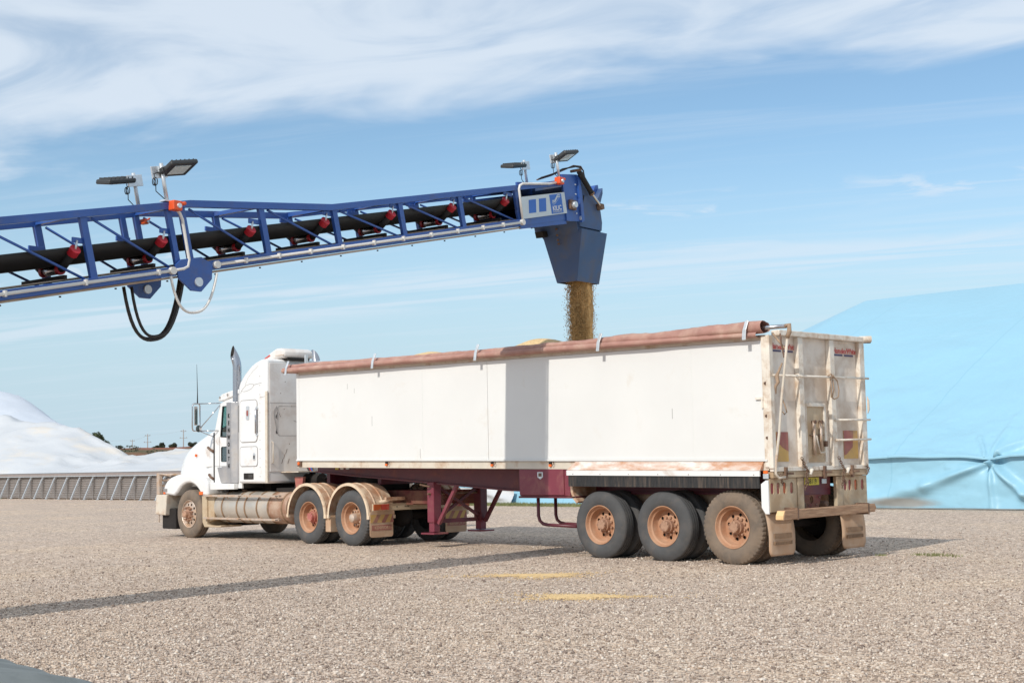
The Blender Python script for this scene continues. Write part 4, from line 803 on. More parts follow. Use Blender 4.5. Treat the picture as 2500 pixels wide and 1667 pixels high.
# ================================================================== TRAILER
XF,XR=-10.41,.66; zb=lambda x:1.446+.0150*(.669-x); BH=1.675; zt=lambda x:zb(x)+BH
def strip(m,x0,x1,y0,y1,h0,h1,base=zb):   # a box that follows the slight rake of the body
    return m.hexa([(x0,y0,base(x0)+h0),(x1,y0,base(x1)+h0),(x1,y1,base(x1)+h0),(x0,y1,base(x0)+h0),(x0,y0,base(x0)+h1),(x1,y0,base(x1)+h1),(x1,y1,base(x1)+h1),(x0,y1,base(x0)+h1)])
def trailer():
    T=thing('grain_trailer','long white tipper trailer with rolled pink tarp and three rear axles','trailer',(-4,1.25,0))
    for a,b in ((XF+.09,-4.945),(-4.937,XR-.05)):
        strip(MB(),a,b,0,.035,.012,BH-.03).build('side_panel','side',T); strip(MB(),a,b,2.465,2.5,.012,BH-.03).build('side_panel','side',T)
    for y0,y1 in ((-.006,.06),(2.44,2.506)):
        strip(MB(),XF,XF+.088,y0,y1,0,BH).build('corner_post','side',T,bevel=.006); strip(MB(),XR-.048,XR+.03,y0,y1,-.10,BH+.02).build('corner_post','gatebar',T,bevel=.006)
        strip(MB(),XF-.02,XR,y0+.02 if y0<1 else y0,y1 if y0<1 else y1-.02,BH-.028,BH+.05).build('top_rail','cream',T,bevel=.008)
    strip(MB(),XF,XR,-.022,.03,-.016,.010).build('base_flange','side',T); strip(MB(),XF,XR,2.47,2.522,-.016,.010).build('base_flange','side',T)
    strip(MB(),XF,XR,.012,.06,-.145,-.018).build('side_rail','cream',T,bevel=.004); strip(MB(),XF,XR,2.44,2.488,-.145,-.018).build('side_rail','cream',T,bevel=.004)
    strip(MB(),XF+.02,XF+.06,.06,2.44,0,BH).build('front_wall','side',T)
    strip(MB(),XF+.06,XR-.06,.06,2.44,-.02,.05).build('floor','cream',T)
    # front bulkhead tarp stand
    MB().box(XF-.12,XF-.08,.28,.34,zt(XF)+.02,zt(XF)+.40).build('tarp_bow','galv',T); MB().box(XF-.16,XF+.05,-.10,2.5,zt(XF)+.02,zt(XF)+.075).build('front_ledge','tarp',T,bevel=.01)
    # side marker lamps
    for i,x in enumerate((-7.62,-4.84,-3.49,-2.12)):
        z=zb(x)-.06; l=MB().box(x-.05,x+.01,-.012,.012,z-.005,z+.03).build('marker_lamp','dark',T,bevel=.004); MB().box(x-.045,x+.005,-.02,.008,z-.045,z-.006).build('lens','amber',l,bevel=.004)
        MB().tube([(x+.05,.0,z+.03),(x+.07,-.02,z),(x+.05,-.03,z-.03),(x+.03,-.01,z-.02)],.007,5).build('tie_hook','chain',T)
    z=zb(XF)-.08; l=MB().box(XF+.05,XF+.16,-.03,.012,z-.05,z+.05).build('front_marker','chain',T,bevel=.006); MB().lathe([(-.045,.03),(-.03,.034)],(XF+.10,0,z+.01),'y',12,True,True).build('lens','amber',l)
    # seams, scratches and rivets on the near side
    for x in (-6.62,-.62): strip(MB(),x,x+.004,-.0022,.01,.03,BH-.05).build('sheet_joint','side',T)
    for x,h0,h1 in ((-8.05,.62,.80),(-8.78,1.32,1.42),(-8.57,1.24,1.33),(-6.7,.03,.20),(-1.0,.6,.75)):
        strip(MB(),x,x+.007,-.002,.004,h0,h1).build('scrape_mark','grey',T)
    # ---- maroon chassis beams
    lo=[(-10.5,1.39),(-9.3,1.30),(-8.0,1.22),(-5.07,1.03),(-3.5,.98),(.35,.98)]
    for y in (.52,1.86):
        poly=[(-10.5,zb(-10.5)-.14)]+lo+[(.35,zb(.35)-.10)]
        MB().prism(poly,'y',y+.04,y+.07).build('chassis_beam','maroon',T); 
        P=[Vector((x,y+.055,z-.012)) for x,z in lo]
        m=MB()
        for a,b in zip(P,P[1:]): m.bar(a,b,.15,.024)
        m.build('beam_flange','maroon',T)
    for x in (-10.2,-8.6,-6.4,-4.6,-2.6,-.2): MB().box(x-.05,x+.05,.6,1.9,1.12,zb(x)-.15).build('cross_member','maroon',T)
    MB().box(-10.45,-8.35,.62,1.88,1.335,1.36).build('kingpin_plate','dark',T)
    for k,x in enumerate((-9.86,-9.70,-9.52)): MB().box(x-.05,x+.05,.548,.556,1.41,1.48).build('data_plate',('plateyel','platewhite','signplate')[k],T)
    # ---- landing legs
    for y in (.55,1.68):
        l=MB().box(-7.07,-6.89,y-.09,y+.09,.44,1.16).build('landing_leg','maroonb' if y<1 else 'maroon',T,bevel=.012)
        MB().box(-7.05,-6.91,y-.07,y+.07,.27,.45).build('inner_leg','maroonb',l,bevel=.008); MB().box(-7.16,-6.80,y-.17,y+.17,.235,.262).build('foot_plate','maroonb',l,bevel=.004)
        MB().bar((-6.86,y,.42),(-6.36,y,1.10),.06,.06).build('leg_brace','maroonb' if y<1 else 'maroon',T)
    MB().bar((-6.98,.64,.46),(-6.98,1.60,.46),.07,.07).build('leg_cross_tie','maroon',T); MB().bar((-6.98,.64,.52),(-6.98,1.60,1.05),.05,.05).build('leg_cross_tie','maroon',T); MB().bar((-6.94,.64,1.05),(-6.94,1.60,.52),.05,.05).build('leg_cross_tie','maroon',T)
    MB().tube([(-6.98,.40,.95),(-6.98,1.75,.95)],.02,8).build('leg_shaft','chain',T); MB().tube([(-6.95,.42,1.08),(-7.10,.32,1.12)],.015,6).build('crank_stub','chain',T)
    # ---- tool box and spare carrier rod
    b=MB().box(-4.25,-3.12,.03,.60,.94,1.38).build('tool_box','maroonb',T,bevel=.012); MB().box(-4.235,-3.24,.012,.03,.955,1.365).build('door','maroonb',b,bevel=.006)
    la=MB().prism([(-3.81,1.32),(-3.69,1.32),(-3.69,1.24),(-3.75,1.205),(-3.81,1.24)],'y',.002,.013).build('latch','galv',b); MB().box(-3.785,-3.715,-.002,.003,1.25,1.305).build('recess','chain',b); 
    MB().box(-4.27,-3.0,.02,.62,.905,.938).build('box_shelf','maroon',T,bevel=.005)
    MB().tube([(-3.90,.10,.93),(-3.90,.10,.62),(-3.87,.10,.54),(-3.80,.10,.495),(-3.70,.10,.48),(-3.06,.10,.465)],.027,10).build('guard_rail','maroon',T,smooth=True)
    MB().tube([(-3.90,.5,.93),(-3.90,.5,.62),(-3.87,.5,.54),(-3.80,.5,.495),(-3.70,.5,.48),(-3.06,.5,.465)],.027,10).build('guard_rail','maroon',T,smooth=True)
    # ---- valance over the tri-axle group
    for sg in (0,1):
        Y=(lambda y:y) if sg==0 else (lambda y:2.5-y)
        a=zb(-2.97)-.02; b=zb(.56)-.02
        m=MB().hexa([(-3.09,Y(-.075),1.345),(.57,Y(-.075),1.305),(.57,Y(.0),1.30),(-3.09,Y(.0),1.34),(-2.95,Y(-.008),a),(.59,Y(-.008),b),(.59,Y(.02),b),(-2.95,Y(.02),a)])
        m.build('valance','valance',T,bevel=.004)
        MB().hexa([(-3.09,Y(-.078),1.265),(.565,Y(-.078),1.225),(.565,Y(-.055),1.225),(-3.09,Y(-.055),1.265),(-3.09,Y(-.078),1.342),(.565,Y(-.078),1.302),(.565,Y(-.055),1.302),(-3.09,Y(-.055),1.342)]).build('valance_lip','white',T)
        MB().hexa([(-3.07,Y(-.058),1.095),(.545,Y(-.058),1.06),(.545,Y(-.048),1.06),(-3.07,Y(-.048),1.095),(-3.07,Y(-.058),1.264),(.545,Y(-.058),1.224),(.545,Y(-.048),1.224),(-3.07,Y(-.048),1.264)]).build('rubber_skirt','flapblack',T)
        for k in range(7): x=-2.95+k*.57; MB().lathe([(-.083,.008),(-.077,.008)] if sg==0 else [(2.577,.008),(2.583,.008)],(x,0,1.285-.011*(x+3)),'y',8,True,True).build('rivet','grey',T)
        # curved splash guard ahead of the first axle
        y0,y1=(.02,.62) if sg==0 else (1.88,2.48)
        m=MB(); P=[(-3.10,1.12),(-3.10,1.0),(-3.06,.90),(-2.98,.83),(-2.94,.86),(-3.02,.93),(-3.05,1.0),(-3.05,1.12)]; m.prism(P,'y',y0,y1); m.build('splash_guard','guard',T)
    # ---- axles and wheels
    for i,x in enumerate((-2.5,-1.25,0.)):
        ty,rd=((T_WORN,.512),(T_WORN,.512),(T_LUG,.522))[i]
        wheel(T,x,0,rd,ty,RIM,HUB_T,False,True,.3*i); wheel(T,x,2.5,rd,ty,RIM,HUB_T,True,True,.2*i)
        MB().tube([(x,.4,.51),(x,2.1,.51)],.065,10).build('axle','dark',T); 
        for y in (.72,1.78): MB().box(x-.5,x+.5,y-.04,y+.04,.60,.68).build('leaf_spring','dark',T,bevel=.01); MB().box(x-.60,x-.52,y-.05,y+.05,.62,1.0).build('spring_hanger','chassis',T)
    for y in (.68,1.79): MB().box(-2.95,.42,y,y+.03,.80,1.30).build('inner_guard_panel','guard',T)
    # ---- inside: grain heaped to the rails
    def heap(u,v):
        x=XF+.08+u*(XR-XF-.16); y=.07+v*2.36; e=math.sin(v*PI)**.7
        z=zt(x)-.32+.30*e+.38*math.exp(-((x+7.75)/.75)**2)*e**1.6+.36*math.exp(-((x+5.0)/.7)**2)*e**1.6+.20*math.exp(-((x+4.1)/.8)**2-((y-1.35)/.7)**2)+.03*fb(x*1.5,y*1.5,1)
        if x>-2.8: z-=.16*min(1,(x+2.8))
        return (x,y,z)
    g=MB().grid(heap,90,24).build('grain_load','grain',None,smooth=True); tag(g,'golden grain heaped inside the trailer under the spout',None,None,'stuff')
    # ---- rolled tarp along the near top rail
    def rollp(u,v):
        x=-10.62+u*11.32; a=2*PI*v; r=interp(x,[(-10.7,.035),(-9.9,.052),(-7,.045),(-5,.050),(-3,.062),(-1.5,.080),(-.3,.10),(.8,.085)])
        r*=1+.22*fb(x*1.3,math.cos(a)*1.2,math.sin(a)*1.2+4)+.10*fb(x*5,math.cos(a)*2,math.sin(a)*2)
        zc_=zt(x)+interp(x,[(-10.6,.155),(-8,.135),(-4,.125),(-1,.13),(.7,.155)])+.012*fb(x*.8,2,7)
        return (x,-.01+math.cos(a)*r*1.35+.02*fb(x*.6,5,1),zc_+math.sin(a)*r)
    MB().grid(rollp,220,16).build('tarp_roll','tarp',T,smooth=True)
    def stripp(u,v):
        x=-10.68+u*11.30; prof=[(.03,.028),(-.10,.015),(-.165,.035),(-.175,.075),(-.15,.115),(-.06,.135),(.03,.12)]
        k=v*6; i=min(5,int(k)); t=k-i; y=prof[i][0]+(prof[i+1][0]-prof[i][0])*t; z=prof[i][1]+(prof[i+1][1]-prof[i][1])*t
        f=interp(x,[(-10.7,1),(-2,.9),(.7,.75)]); w=1+.05*fb(x*1.1,v*2,3)
        return (x,y*w*(1 if y>0 else f*1.0),zt(x)+.005+z*interp(x,[(-10.7,1.0),(-3,.9),(.6,.7)])+.008*fb(x*.9,v,9))
    MB().grid(stripp,220,12).build('tarp_cover_strip','tarp',T,smooth=True)
    for x in (-10.52,-7.80,-5.04,-2.27,.46):
        z=zt(x); m=MB().bar((x,-.185,z-.02),(x,-.165,z+.12),.06,.014,(0,1,0)); m.bar((x,-.165,z+.115),(x+.02,-.12,z+.255),.055,.014,(0,1,0)); m.build('tarp_clip','galv',T,bevel=.003)
    MB().tube([(.30,-.02,zt(.7)+.15),(1.04,-.02,zt(.7)+.135)],.030,10).build('tarp_shaft','steel',T,smooth=True)
    k=MB().tube([(1.04,-.02,zt(.7)+.135),(1.10,-.02,zt(.7)+.15),(1.10,-.02,zt(.7)+.05),(1.06,-.02,zt(.7)-.02)],.032,8).build('crank_knuckle','rope',T,smooth=True)
    MB().tube([(1.06,-.02,3.08),(.99,.0,2.7),(.93,-.01,2.3),(.88,-.03,1.8),(.83,-.05,1.45),(.82,-.06,1.26),(.84,-.02,1.20),(.86,.10,1.21)],.018,8).build('crank_pole','cream',T,smooth=True)
    MB().tube([(.80,.02,3.18),(.92,.07,3.0),(1.02,.02,2.93)],.014,6).build('rope','rope',T,smooth=True); MB().tube([(.95,-.02,3.16),(.93,.03,3.0),(.95,.05,2.86),(.97,.02,2.84)],.012,6).build('strap','chain',T,smooth=True)
    MB().tube([(.95,.0,2.76),(.90,-.02,2.64),(.88,-.04,2.58),(.90,-.04,2.5),(.86,-.05,2.44),(.86,-.04,2.34)],[.012,.018,.03,.026,.02,.008],7).build('rope','rope',T,smooth=True)
    MB().tube([(.92,0,2.3),(.95,.04,2.16),(.96,.05,2.09),(.94,.03,2.06),(.92,.01,2.10)],.010,6).build('rope','rope',T,smooth=True)
    # ---- tailgate
    xg=XR+.01
    MB().box(xg-.03,xg,.08,2.42,1.33,3.16).build('tailgate_sheet','gate',T)
    MB().box(xg-.04,xg+.10,.22,2.50,3.165,3.245).build('tailgate_top_rail','gatebar',T,bevel=.012)
    MB().tube([(xg+.03,2.38,3.215),(xg+.16,2.50,3.215)],.048,14).build('hinge_pin','gatebar',T,auto=40)
    MB().tube([(xg-.05,2.46,3.21),(xg+.10,2.58,3.21)],.05,12).build('hinge_lug','chain',T,auto=40)
    for y0,y1,nm in ((.0,.085,'e'),(.70,.815,'m'),(1.50,1.615,'m'),(2.30,2.425,'e')):
        z0=1.33
        MB().box(xg,xg+.075,y0,y1,z0,3.163).build('tailgate_post','gatebar',T,bevel=.006)
    MB().box(xg,xg+.06,.02,2.45,1.285,1.345).build('tailgate_sill_strip','gatebar',T,bevel=.006)
    MB().tube([(xg+.10,.04,2.605),(xg+.10,2.47,2.625)],.017,8).build('grab_bar','gatebar',T,smooth=True)
    for z in (2.0,1.71): MB().tube([(xg+.10,1.54,z),(xg+.10,2.47,z+.01)],.016,8).build('ladder_rung','gatebar',T,smooth=True)
    # grain slide door
    fr=MB(); 
    for a in ((.86,.90,1.40,2.24),(1.34,1.38,1.40,2.24)): fr.box(xg,xg+.045,a[0],a[1],a[2],a[3])
    fr.box(xg,xg+.045,.90,1.34,2.19,2.24); d=fr.build('slide_door','gatebar',T,bevel=.004)
    MB().box(xg+.004,xg+.018,.90,1.34,1.40,2.19).build('door_plate','lowpanel',d)
    for y in (1.06,1.23): MB().tube([(xg+.05,y,1.50 if y<1.1 else 1.56),(xg+.05,y-.005,1.98)],.022,8).build('lift_rod','alloy',d,smooth=True); MB().lathe([(0,.02),(.06,.028),(.07,.028)],(xg+.01,y,1.97),'x',10,True,True).build('rod_eye','chain',d)
    MB().tube([(xg+.06,1.09,1.78),(xg+.07,1.13,1.60),(xg+.07,1.16,1.53),(xg+.07,1.30,1.54)],.014,7).build('door_lever','cream',d,smooth=True)
    MB().box(xg+.02,xg+.05,.98,1.30,1.775,1.79).build('rod_guide','chain',d); MB().box(xg+.02,xg+.07,1.33,1.37,1.62,1.70).build('door_catch','chain',d)
    # faded hazard boards
    def board(y0,y1,z0,z1,flip):
        b=MB().box(xg+.001,xg+.006,y0,y1,z0,z1).build('hazard_board','signyel',T)
        if flip: poly=[(y0,z1-.0),(y0+(y1-y0)*.70,z1),(y0+(y1-y0)*.62,z0+.17),(y0+(y1-y0)*.15,z0+.06),(y0,z0+.05)]
        else: poly=[(y0+(y1-y0)*.22,z1),(y1,z1),(y1,z0+.14),(y0+(y1-y0)*.55,z0+.20),(y0+(y1-y0)*.15,z0+.30)]
        MB().prism(poly,'x',xg+.0065,xg+.009).build('red_field','signred',b)
    board(.13,.47,1.42,1.83,False); board(1.88,2.26,1.44,1.85,True)
    for y in (.13,1.69):
        t=text('HamelexWhite',.115,(xg+.003,y+.01,2.985),(0,1,0),(0,0,1),'logored','maker_lettering',T,.0015,.0025,sx=.86)
        MB().box(xg+.002,xg+.005,y,y+.25,2.945,2.972).build('logo_bar','logonavy',t); MB().box(xg+.002,xg+.005,y+.30,y+.54,2.945,2.972).build('logo_bar','logonavy',t)
    # rope tied on the grab bar
    MB().tube([(xg+.11,1.36,2.63),(xg+.13,1.42,2.66),(xg+.13,1.50,2.60),(xg+.12,1.40,2.58),(xg+.13,1.47,2.64),(xg+.12,1.60,2.56),(xg+.12,1.63,2.42),(xg+.12,1.60,2.33),(xg+.12,1.50,2.30),(xg+.12,1.42,2.33),(xg+.12,1.44,2.45),(xg+.12,1.42,2.58)],.010,6).build('rope','rope',T,smooth=True)
    MB().tube([(xg+.12,1.48,2.58),(xg+.12,1.50,2.44),(xg+.12,1.44,2.32)],.010,6).build('rope','rope',T,smooth=True)
    # latch on the side post, hinge bits
    MB().box(XR-.16,XR-.03,-.03,-.006,2.28,2.31).build('side_latch','gatebar',T); MB().box(XR-.06,XR-.035,-.03,-.006,2.16,2.28).build('side_latch','gatebar',T)
    for z in (1.75,2.05,2.5): MB().lathe([(-.01,.018),(.01,.02)],(XR+.005,-.012,z),'x',8,True,True).build('bolt','chain',T)
    MB().prism([(xg+.02,2.38),(xg+.05,2.34),(xg+.05,2.22),(xg+.02,2.18)],'y',.09,.11).build('hook','chain',T)
    MB().prism([(xg+.08,2.36),(xg+.11,2.3),(xg+.11,2.16),(xg+.08,2.1)],'y',2.44,2.46).build('hook','gatebar',T)
    # ---- sill beam, latches and chains
    MB().box(xg-.06,xg+.045,.03,2.44,1.195,1.283).build('rear_sill','lowpanel',T,bevel=.008)
    for y in (.30,1.26,1.98): m=MB().box(xg+.046,xg+.09,y-.03,y+.02,1.17,1.345); m.bar((xg+.09,y,1.255),(xg+.12,y+.10,1.255),.03,.03); m.build('tailgate_latch','chain',T,bevel=.004)
    def chainp(P,n):
        V=[Vector(p) for p in P]; seg=[(V[i]-V[i+1]).length for i in range(len(V)-1)]; tot=sum(seg); m=MB()
        for k in range(n):
            d=tot*(k+.5)/n; i=0
            while i<len(seg)-1 and d>seg[i]: d-=seg[i]; i+=1
            p=V[i].lerp(V[i+1],d/seg[i]); t=(V[i+1]-V[i]).normalized(); a=t.orthogonal().normalized(); a=(Matrix.Rotation(k%2*PI/2+.4,3,t)@a)
            L=tot/n*.72; m.tube([p+t*L*math.cos(q)+a*.016*math.sin(q) for q in [2*PI*j/8 for j in range(9)]],.006,5,False)
        m.build('chain','chain',T,smooth=True)
    for y in (.66,1.60):
        chainp([(xg+.09,y,1.47),(xg+.10,y+.06,1.36),(xg+.10,y+.13,1.28),(xg+.09,y+.10,1.16),(xg+.08,y+.07,1.02)],14); chainp([(xg+.09,y+.14,1.30),(xg+.10,y+.08,1.22),(xg+.09,y+.14,1.08)],8)
        MB().bar((xg+.10,y+.17,1.23),(xg+.11,y+.22,1.31),.05,.03).build('turnbuckle','gatebar',T,bevel=.008)
    chainp([(xg+.08,.16,1.25),(xg+.10,.14,1.18),(xg+.09,.19,1.10)],6); chainp([(xg+.06,2.36,1.36),(xg+.09,2.40,1.28),(xg+.07,2.36,1.20)],6)
    # ---- lamp panels
    for y0,y1,near in ((-.02,.62,True),(1.76,2.44,False)):
        sl=[.04,.18,.33,.50] if near else [1.86,1.98,2.14,2.32]
        h=holed([(y0,.735),(y1,.735),(y1,1.19),(y0,1.19)],[rrect(c-.038,c+.038,.975,1.135,.036) for c in sl],lambda u,v:(xg-.02,u,v),.035,(1,0,0)); p=h.build('lamp_panel','lowpanel',T)
        for k,c in enumerate(sl): MB().prism(rrect(c-.032,c+.032,.98,1.13,.03),'x',xg-.03,xg+.004).build('tail_lamp','redlens' if k!=2 else 'orrefl',p,bevel=.004)
    MB().box(xg-.03,xg+.03,.63,.78,.735,1.19).build('lamp_bracket','lowpanel',T,bevel=.008); MB().box(xg-.03,xg+.03,1.61,1.755,.735,1.19).build('lamp_bracket','lowpanel',T,bevel=.008)
    MB().prism([(XR-.10,1.12),(XR-.02,1.17),(XR+.02,1.17),(XR+.02,.71),(XR-.04,.71),(XR-.10,.80)],'y',-.05,-.022).build('corner_wing','white',T,bevel=.006)
    l=MB().box(XR-.06,XR+.02,-.05,-.02,1.19,1.26).build('corner_marker','galv',T,bevel=.006); MB().box(XR-.05,XR+.015,-.055,-.025,1.262,1.30).build('lens','amber',l,bevel=.004)
    # number plate and coupling plate
    MB().box(xg-.10,xg-.07,.79,1.60,.93,1.19).build('rear_cross_member','maroon',T)
    pl=MB().box(xg-.068,xg-.060,.93,1.30,1.075,1.185).build('number_plate','plateyel',T,bevel=.004); text('H08119',.105,(xg-.0595,.955,1.093),(0,1,0),(0,0,1),'black','plate_number',pl,.001,.001,sx=.82)
    MB().box(xg-.066,xg-.05,1.36,1.48,1.09,1.16).build('plate_lamp','galv',T,bevel=.006)
    h=holed([(.80,.94),(1.32,.94),(1.22,.72),(.92,.72)],[circ(1.06,.87,.042,16,.055)],lambda u,v:(xg-.06,u,v),.02,(1,0,0)); h.build('coupling_plate','chassis',T)
    for y in (.88,.97,1.17,1.25): MB().lathe([(xg-.04,.013),(xg-.03,.013)],(0,y,.80 if y in(.97,1.17) else .90),'x',6,True,True).build('bolt','chain',T)
    for y in (.84,1.40): MB().lathe([(xg-.1,.05),(xg-.02,.045),(xg-.0,.03)],(0,y,.80),'x',12,True,True).build('air_coupling','chain',T)
    # timber bumper and mudflaps
    bm_=MB().prism([(-.03,.63),(2.29,.655),(2.33,.72),(2.29,.775),(.02,.76)],'x',xg+.10,xg+.23).build('timber_bumper','timber',T,bevel=.006); MB().prism([(-.034,.64),(-.031,.69),(.012,.755),(-.026,.632)],'x',xg+.105,xg+.225).build('cut_end','endgrain',bm_)
    for y in (.30,2.1): MB().box(xg+.02,xg+.235,y,y+.03,.625,.79).build('bumper_strap','chain',T)
    for y in (.45,1.95): MB().box(xg-.05,xg+.10,y,y+.06,.64,.76).build('bumper_stay','lowpanel',T)
    for y0,y1 in ((-.03,.58),(1.78,2.40)):
        def fl(u,v):
            z=.735-.60*u; wv=y0+(y1-y0)*v; c=max(0,u-.85)/.15
            yy=wv+(.0); 
            if c>0: yy=y0+(y1-y0)*(.5+(v-.5)*(1-.16*c*c))
            return (xg-.06+.05*math.sin(u*2.6)+.05*max(0,u-.75)*1.2,yy,z)
        f=MB().grid(fl,16,8).build('mudflap','flap',T,smooth=True); f.modifiers.new('t','SOLIDIFY').thickness=.012
        w=y1-y0; xx=xg-.005
        MB().box(xx,xx+.012,y0+.10,y1-.10,.375,.44).build('emblem_block','worn',f)
        for k in range(11): MB().box(xx+.005,xx+.022,y0+.09+k*(w-.18)/11,y0+.09+(k+.62)*(w-.18)/11,.285,.335).build('worn_letter','worn',f)
    return T
trailer()

# ================================================================== PRIME MOVER
def tractor():
    K=thing('prime_mover','white bonneted prime mover with sleeper cab coupled to the trailer','truck',(-12,1.25,0))
    # ---- chassis
    for y in (.84,1.60): MB().box(-15.5,-7.0,y,y+.08,.74,1.0).build('chassis_rail','chassis',K)
    for x in (-14.9,-13.2,-11.6,-9.45,-8.2): MB().box(x-.06,x+.06,.93,1.6,.76,.98).build('cross_member','chassis',K)
    MB().box(-9.75,-9.05,.80,1.72,1.0,1.16).build('turntable_base','dark',K,bevel=.02); MB().prism(circ(-9.4,1.26,.46,24),'z',1.165,1.33).build('turntable','dark',K)
    MB().prism([(-7.9,1.0),(-7.0,1.0),(-7.0,.86),(-6.95,.76),(-7.9,.76)],'y',.78,.835).build('rear_rail_end','hubred' if 'hubred' in M else 'chassis',K)
    MB().box(-15.3,-12.4,.75,1.75,.55,1.25).build('engine','dark',K); MB().box(-11.5,-10.6,.70,1.80,1.0,1.10).build('deck_plate','dark',K)
    MB().box(-11.62,-10.2,.35,.80,.98,1.06).build('catwalk','dark',K)
    MB().prism([(-11.35,1.28),(-11.05,1.28),(-11.1,1.03),(-11.3,1.03)],'y',.60,.66).build('deck_bracket','hubpink',K); MB().box(-11.6,-10.2,.62,.70,.98,1.03).build('deck_edge','hubpink',K)
    MB().lathe([(-11.35,.1),(-11.35,.14),(-10.85,.14),(-10.85,.1)],(0,.92,1.20),'x',18,True,True).build('air_tank','dark',K,auto=40)
    for k in range(4):
        o=.05*k; MB().tube([(-11.58,.9+o,1.75),(-11.3,.95+o,1.35-o*.4),(-10.9,1.0+o,1.22-o),(-10.6,.95+o,1.30),(-10.42,.92+o,1.50)],.016,6).build('air_line',('cable','redcap','signblue','chain')[k],K,smooth=True)
    # ---- bumper and bull bar
    b=MB().prism([(-15.93,.49),(-15.90,.92),(-15.44,.92),(-15.50,.47)],'y',.06,2.44).build('bumper','cream',K,bevel=.02); 
    MB().box(-15.92,-15.80,.08,.16,.92,1.40).build('bull_bar_post','alloy',K,bevel=.01); MB().box(-15.92,-15.80,2.34,2.42,.92,1.40).build('bull_bar_post','alloy',K,bevel=.01)
    MB().tube([(-15.88,.10,1.385),(-15.62,.10,1.37),(-15.5,.2,1.33)],.02,8).build('bull_bar_stay','alloy',K,smooth=True)
    for z in (1.0,1.12,1.24,1.36): MB().tube([(-15.86,.12,z),(-15.86,2.38,z)],.026,8).build('bull_bar_rail','alloy',K,smooth=True)
    MB().box(-15.80,-15.22,.16,.74,.17,.62).build('front_flap','dark',K,bevel=.02); MB().box(-15.80,-15.22,1.76,2.34,.17,.62).build('front_flap','dark',K,bevel=.02)
    MB().tube([(-15.86,.12,.48),(-15.87,.12,.30)],.012,6).build('flap_stay','alloy',K)
    # ---- fenders
    arch=[(-14.555+.64*math.cos(R(a)),.54+.64*math.sin(R(a))) for a in range(38,146,9)]
    prof=[(-15.60,.93),(-15.615,1.03),(-15.57,1.13),(-15.47,1.22),(-15.30,1.30),(-15.08,1.35),(-14.80,1.37),(-14.45,1.36),(-14.12,1.33),(-13.92,1.28),(-13.79,1.18),(-13.77,.91),(-13.98,.90)]+arch+[(-15.16,.90)]
    for y0,y1,nr in ((.075,.62,1),(1.88,2.425,0)):
        MB().prism(prof,'y',y0,y1).build('fender','white',K,bevel=.045,auto=50)
    MB().box(-15.59,-15.44,.062,.078,.985,1.055).build('side_lamp','grey',K,bevel=.004); MB().box(-15.60,-15.52,.064,.08,.935,.978).build('indicator','amber',K,bevel=.004); MB().box(-14.10,-13.96,.06,.078,.925,.995).build('indicator','amber',K,bevel=.004)
    MB().box(-15.15,-13.9,.60,.66,.5,1.3).build('wheel_arch_liner','dark',K); MB().box(-15.15,-13.9,1.84,1.9,.5,1.3).build('wheel_arch_liner','dark',K)
    # ---- bonnet lofted along x
    st=[(-13.74,2.42,1.05,1.0),(-14.08,2.38,1.01,1.0),(-14.45,2.27,.96,1.0),(-14.86,2.14,.91,1.0),(-15.18,2.01,.87,1.0),(-15.39,1.87,.84,1.0),(-15.50,1.71,.81,1.0),(-15.55,1.52,.79,1.0),(-15.57,1.15,.78,1.0)]
    m=MB(); nsec=22; V=[]
    for x,z1,hw,_ in st:
        z0=1.10; h=z1-z0
        for k in range(nsec+1):
            a=PI*k/nsec; cx=math.cos(a); sx=math.sin(a); e=.30
            y=1.25-hw*math.copysign(abs(cx)**e,cx)*(1-.06*sx); z=z0+h*abs(sx)**(.34)
            V.append((x,y,z))
    n=nsec+1; m.add(V,[(i*n+k,(i+1)*n+k,(i+1)*n+k+1,i*n+k+1) for i in range(len(st)-1) for k in range(nsec)]+[tuple(range((len(st)-1)*n,len(st)*n))])
    m.build('bonnet','white',K,smooth=True)
    MB().box(-15.61,-15.56,.6,1.9,.98,1.62).build('grille','chrome',K,bevel=.03)
    MB().box(-14.64,-14.60,.285,.32,1.74,1.80).build('bonnet_marker','amber',K,bevel=.004)
    for z,dx in ((1.88,-.10),(1.30,.0)):
        l=MB().tube([(-13.92+dx*.4,.20,z+.05),(-13.82,.17,z),(-13.72,.19,z-.04)],[.03,.024,.032],8).build('bonnet_latch','chain',K,smooth=True)
    MB().box(-13.755,-13.70,.205,.23,1.15,2.24).build('bonnet_gap_seal','dark',K)
    MB().prism([(-14.14,1.60),(-13.80,1.62),(-13.80,1.52),(-14.08,1.51)],'y',.205,.245).build('bonnet_scoop','white',K,bevel=.012)
    # ---- cab: hollow shell with real window openings
    out=[(-13.70,1.06),(-13.70,2.26),(-13.49,2.84),(-13.30,2.90),(-12.66,3.02),(-12.66,1.06)]
    wins=[[(-13.47,2.15),(-13.385,2.78),(-12.78,2.78),(-12.78,2.22),(-13.10,2.13)],rrect(-13.45,-13.20,1.62,1.93,.03)]
    for y,nm in ((.205,1),(2.26,0)):
        cp=holed(out,wins,lambda u,v,y=y:(u,y,v),.035,(0,1,0)).build('cab_side','white',K)
        MB().prism(wins[0],'y',y+.012,y+.017).build('window_glass','glass',cp); MB().prism(wins[1],'y',y+.012,y+.017).build('window_glass','glass',cp)
        fr=MB(); w=wins[0]
        for a,b in zip(w,w[1:]+w[:1]): fr.bar((a[0],y+.004,a[1]),(b[0],y+.004,b[1]),.022,.022,(0,1,0))
        fr.build('window_seal','black',cp)
        fr=MB(); w=wins[1]
        for a,b in zip(w,w[1:]+w[:1]): fr.bar((a[0],y+.004,a[1]),(b[0],y+.004,b[1]),.012,.012,(0,1,0))
        fr.build('window_seal','black',cp)
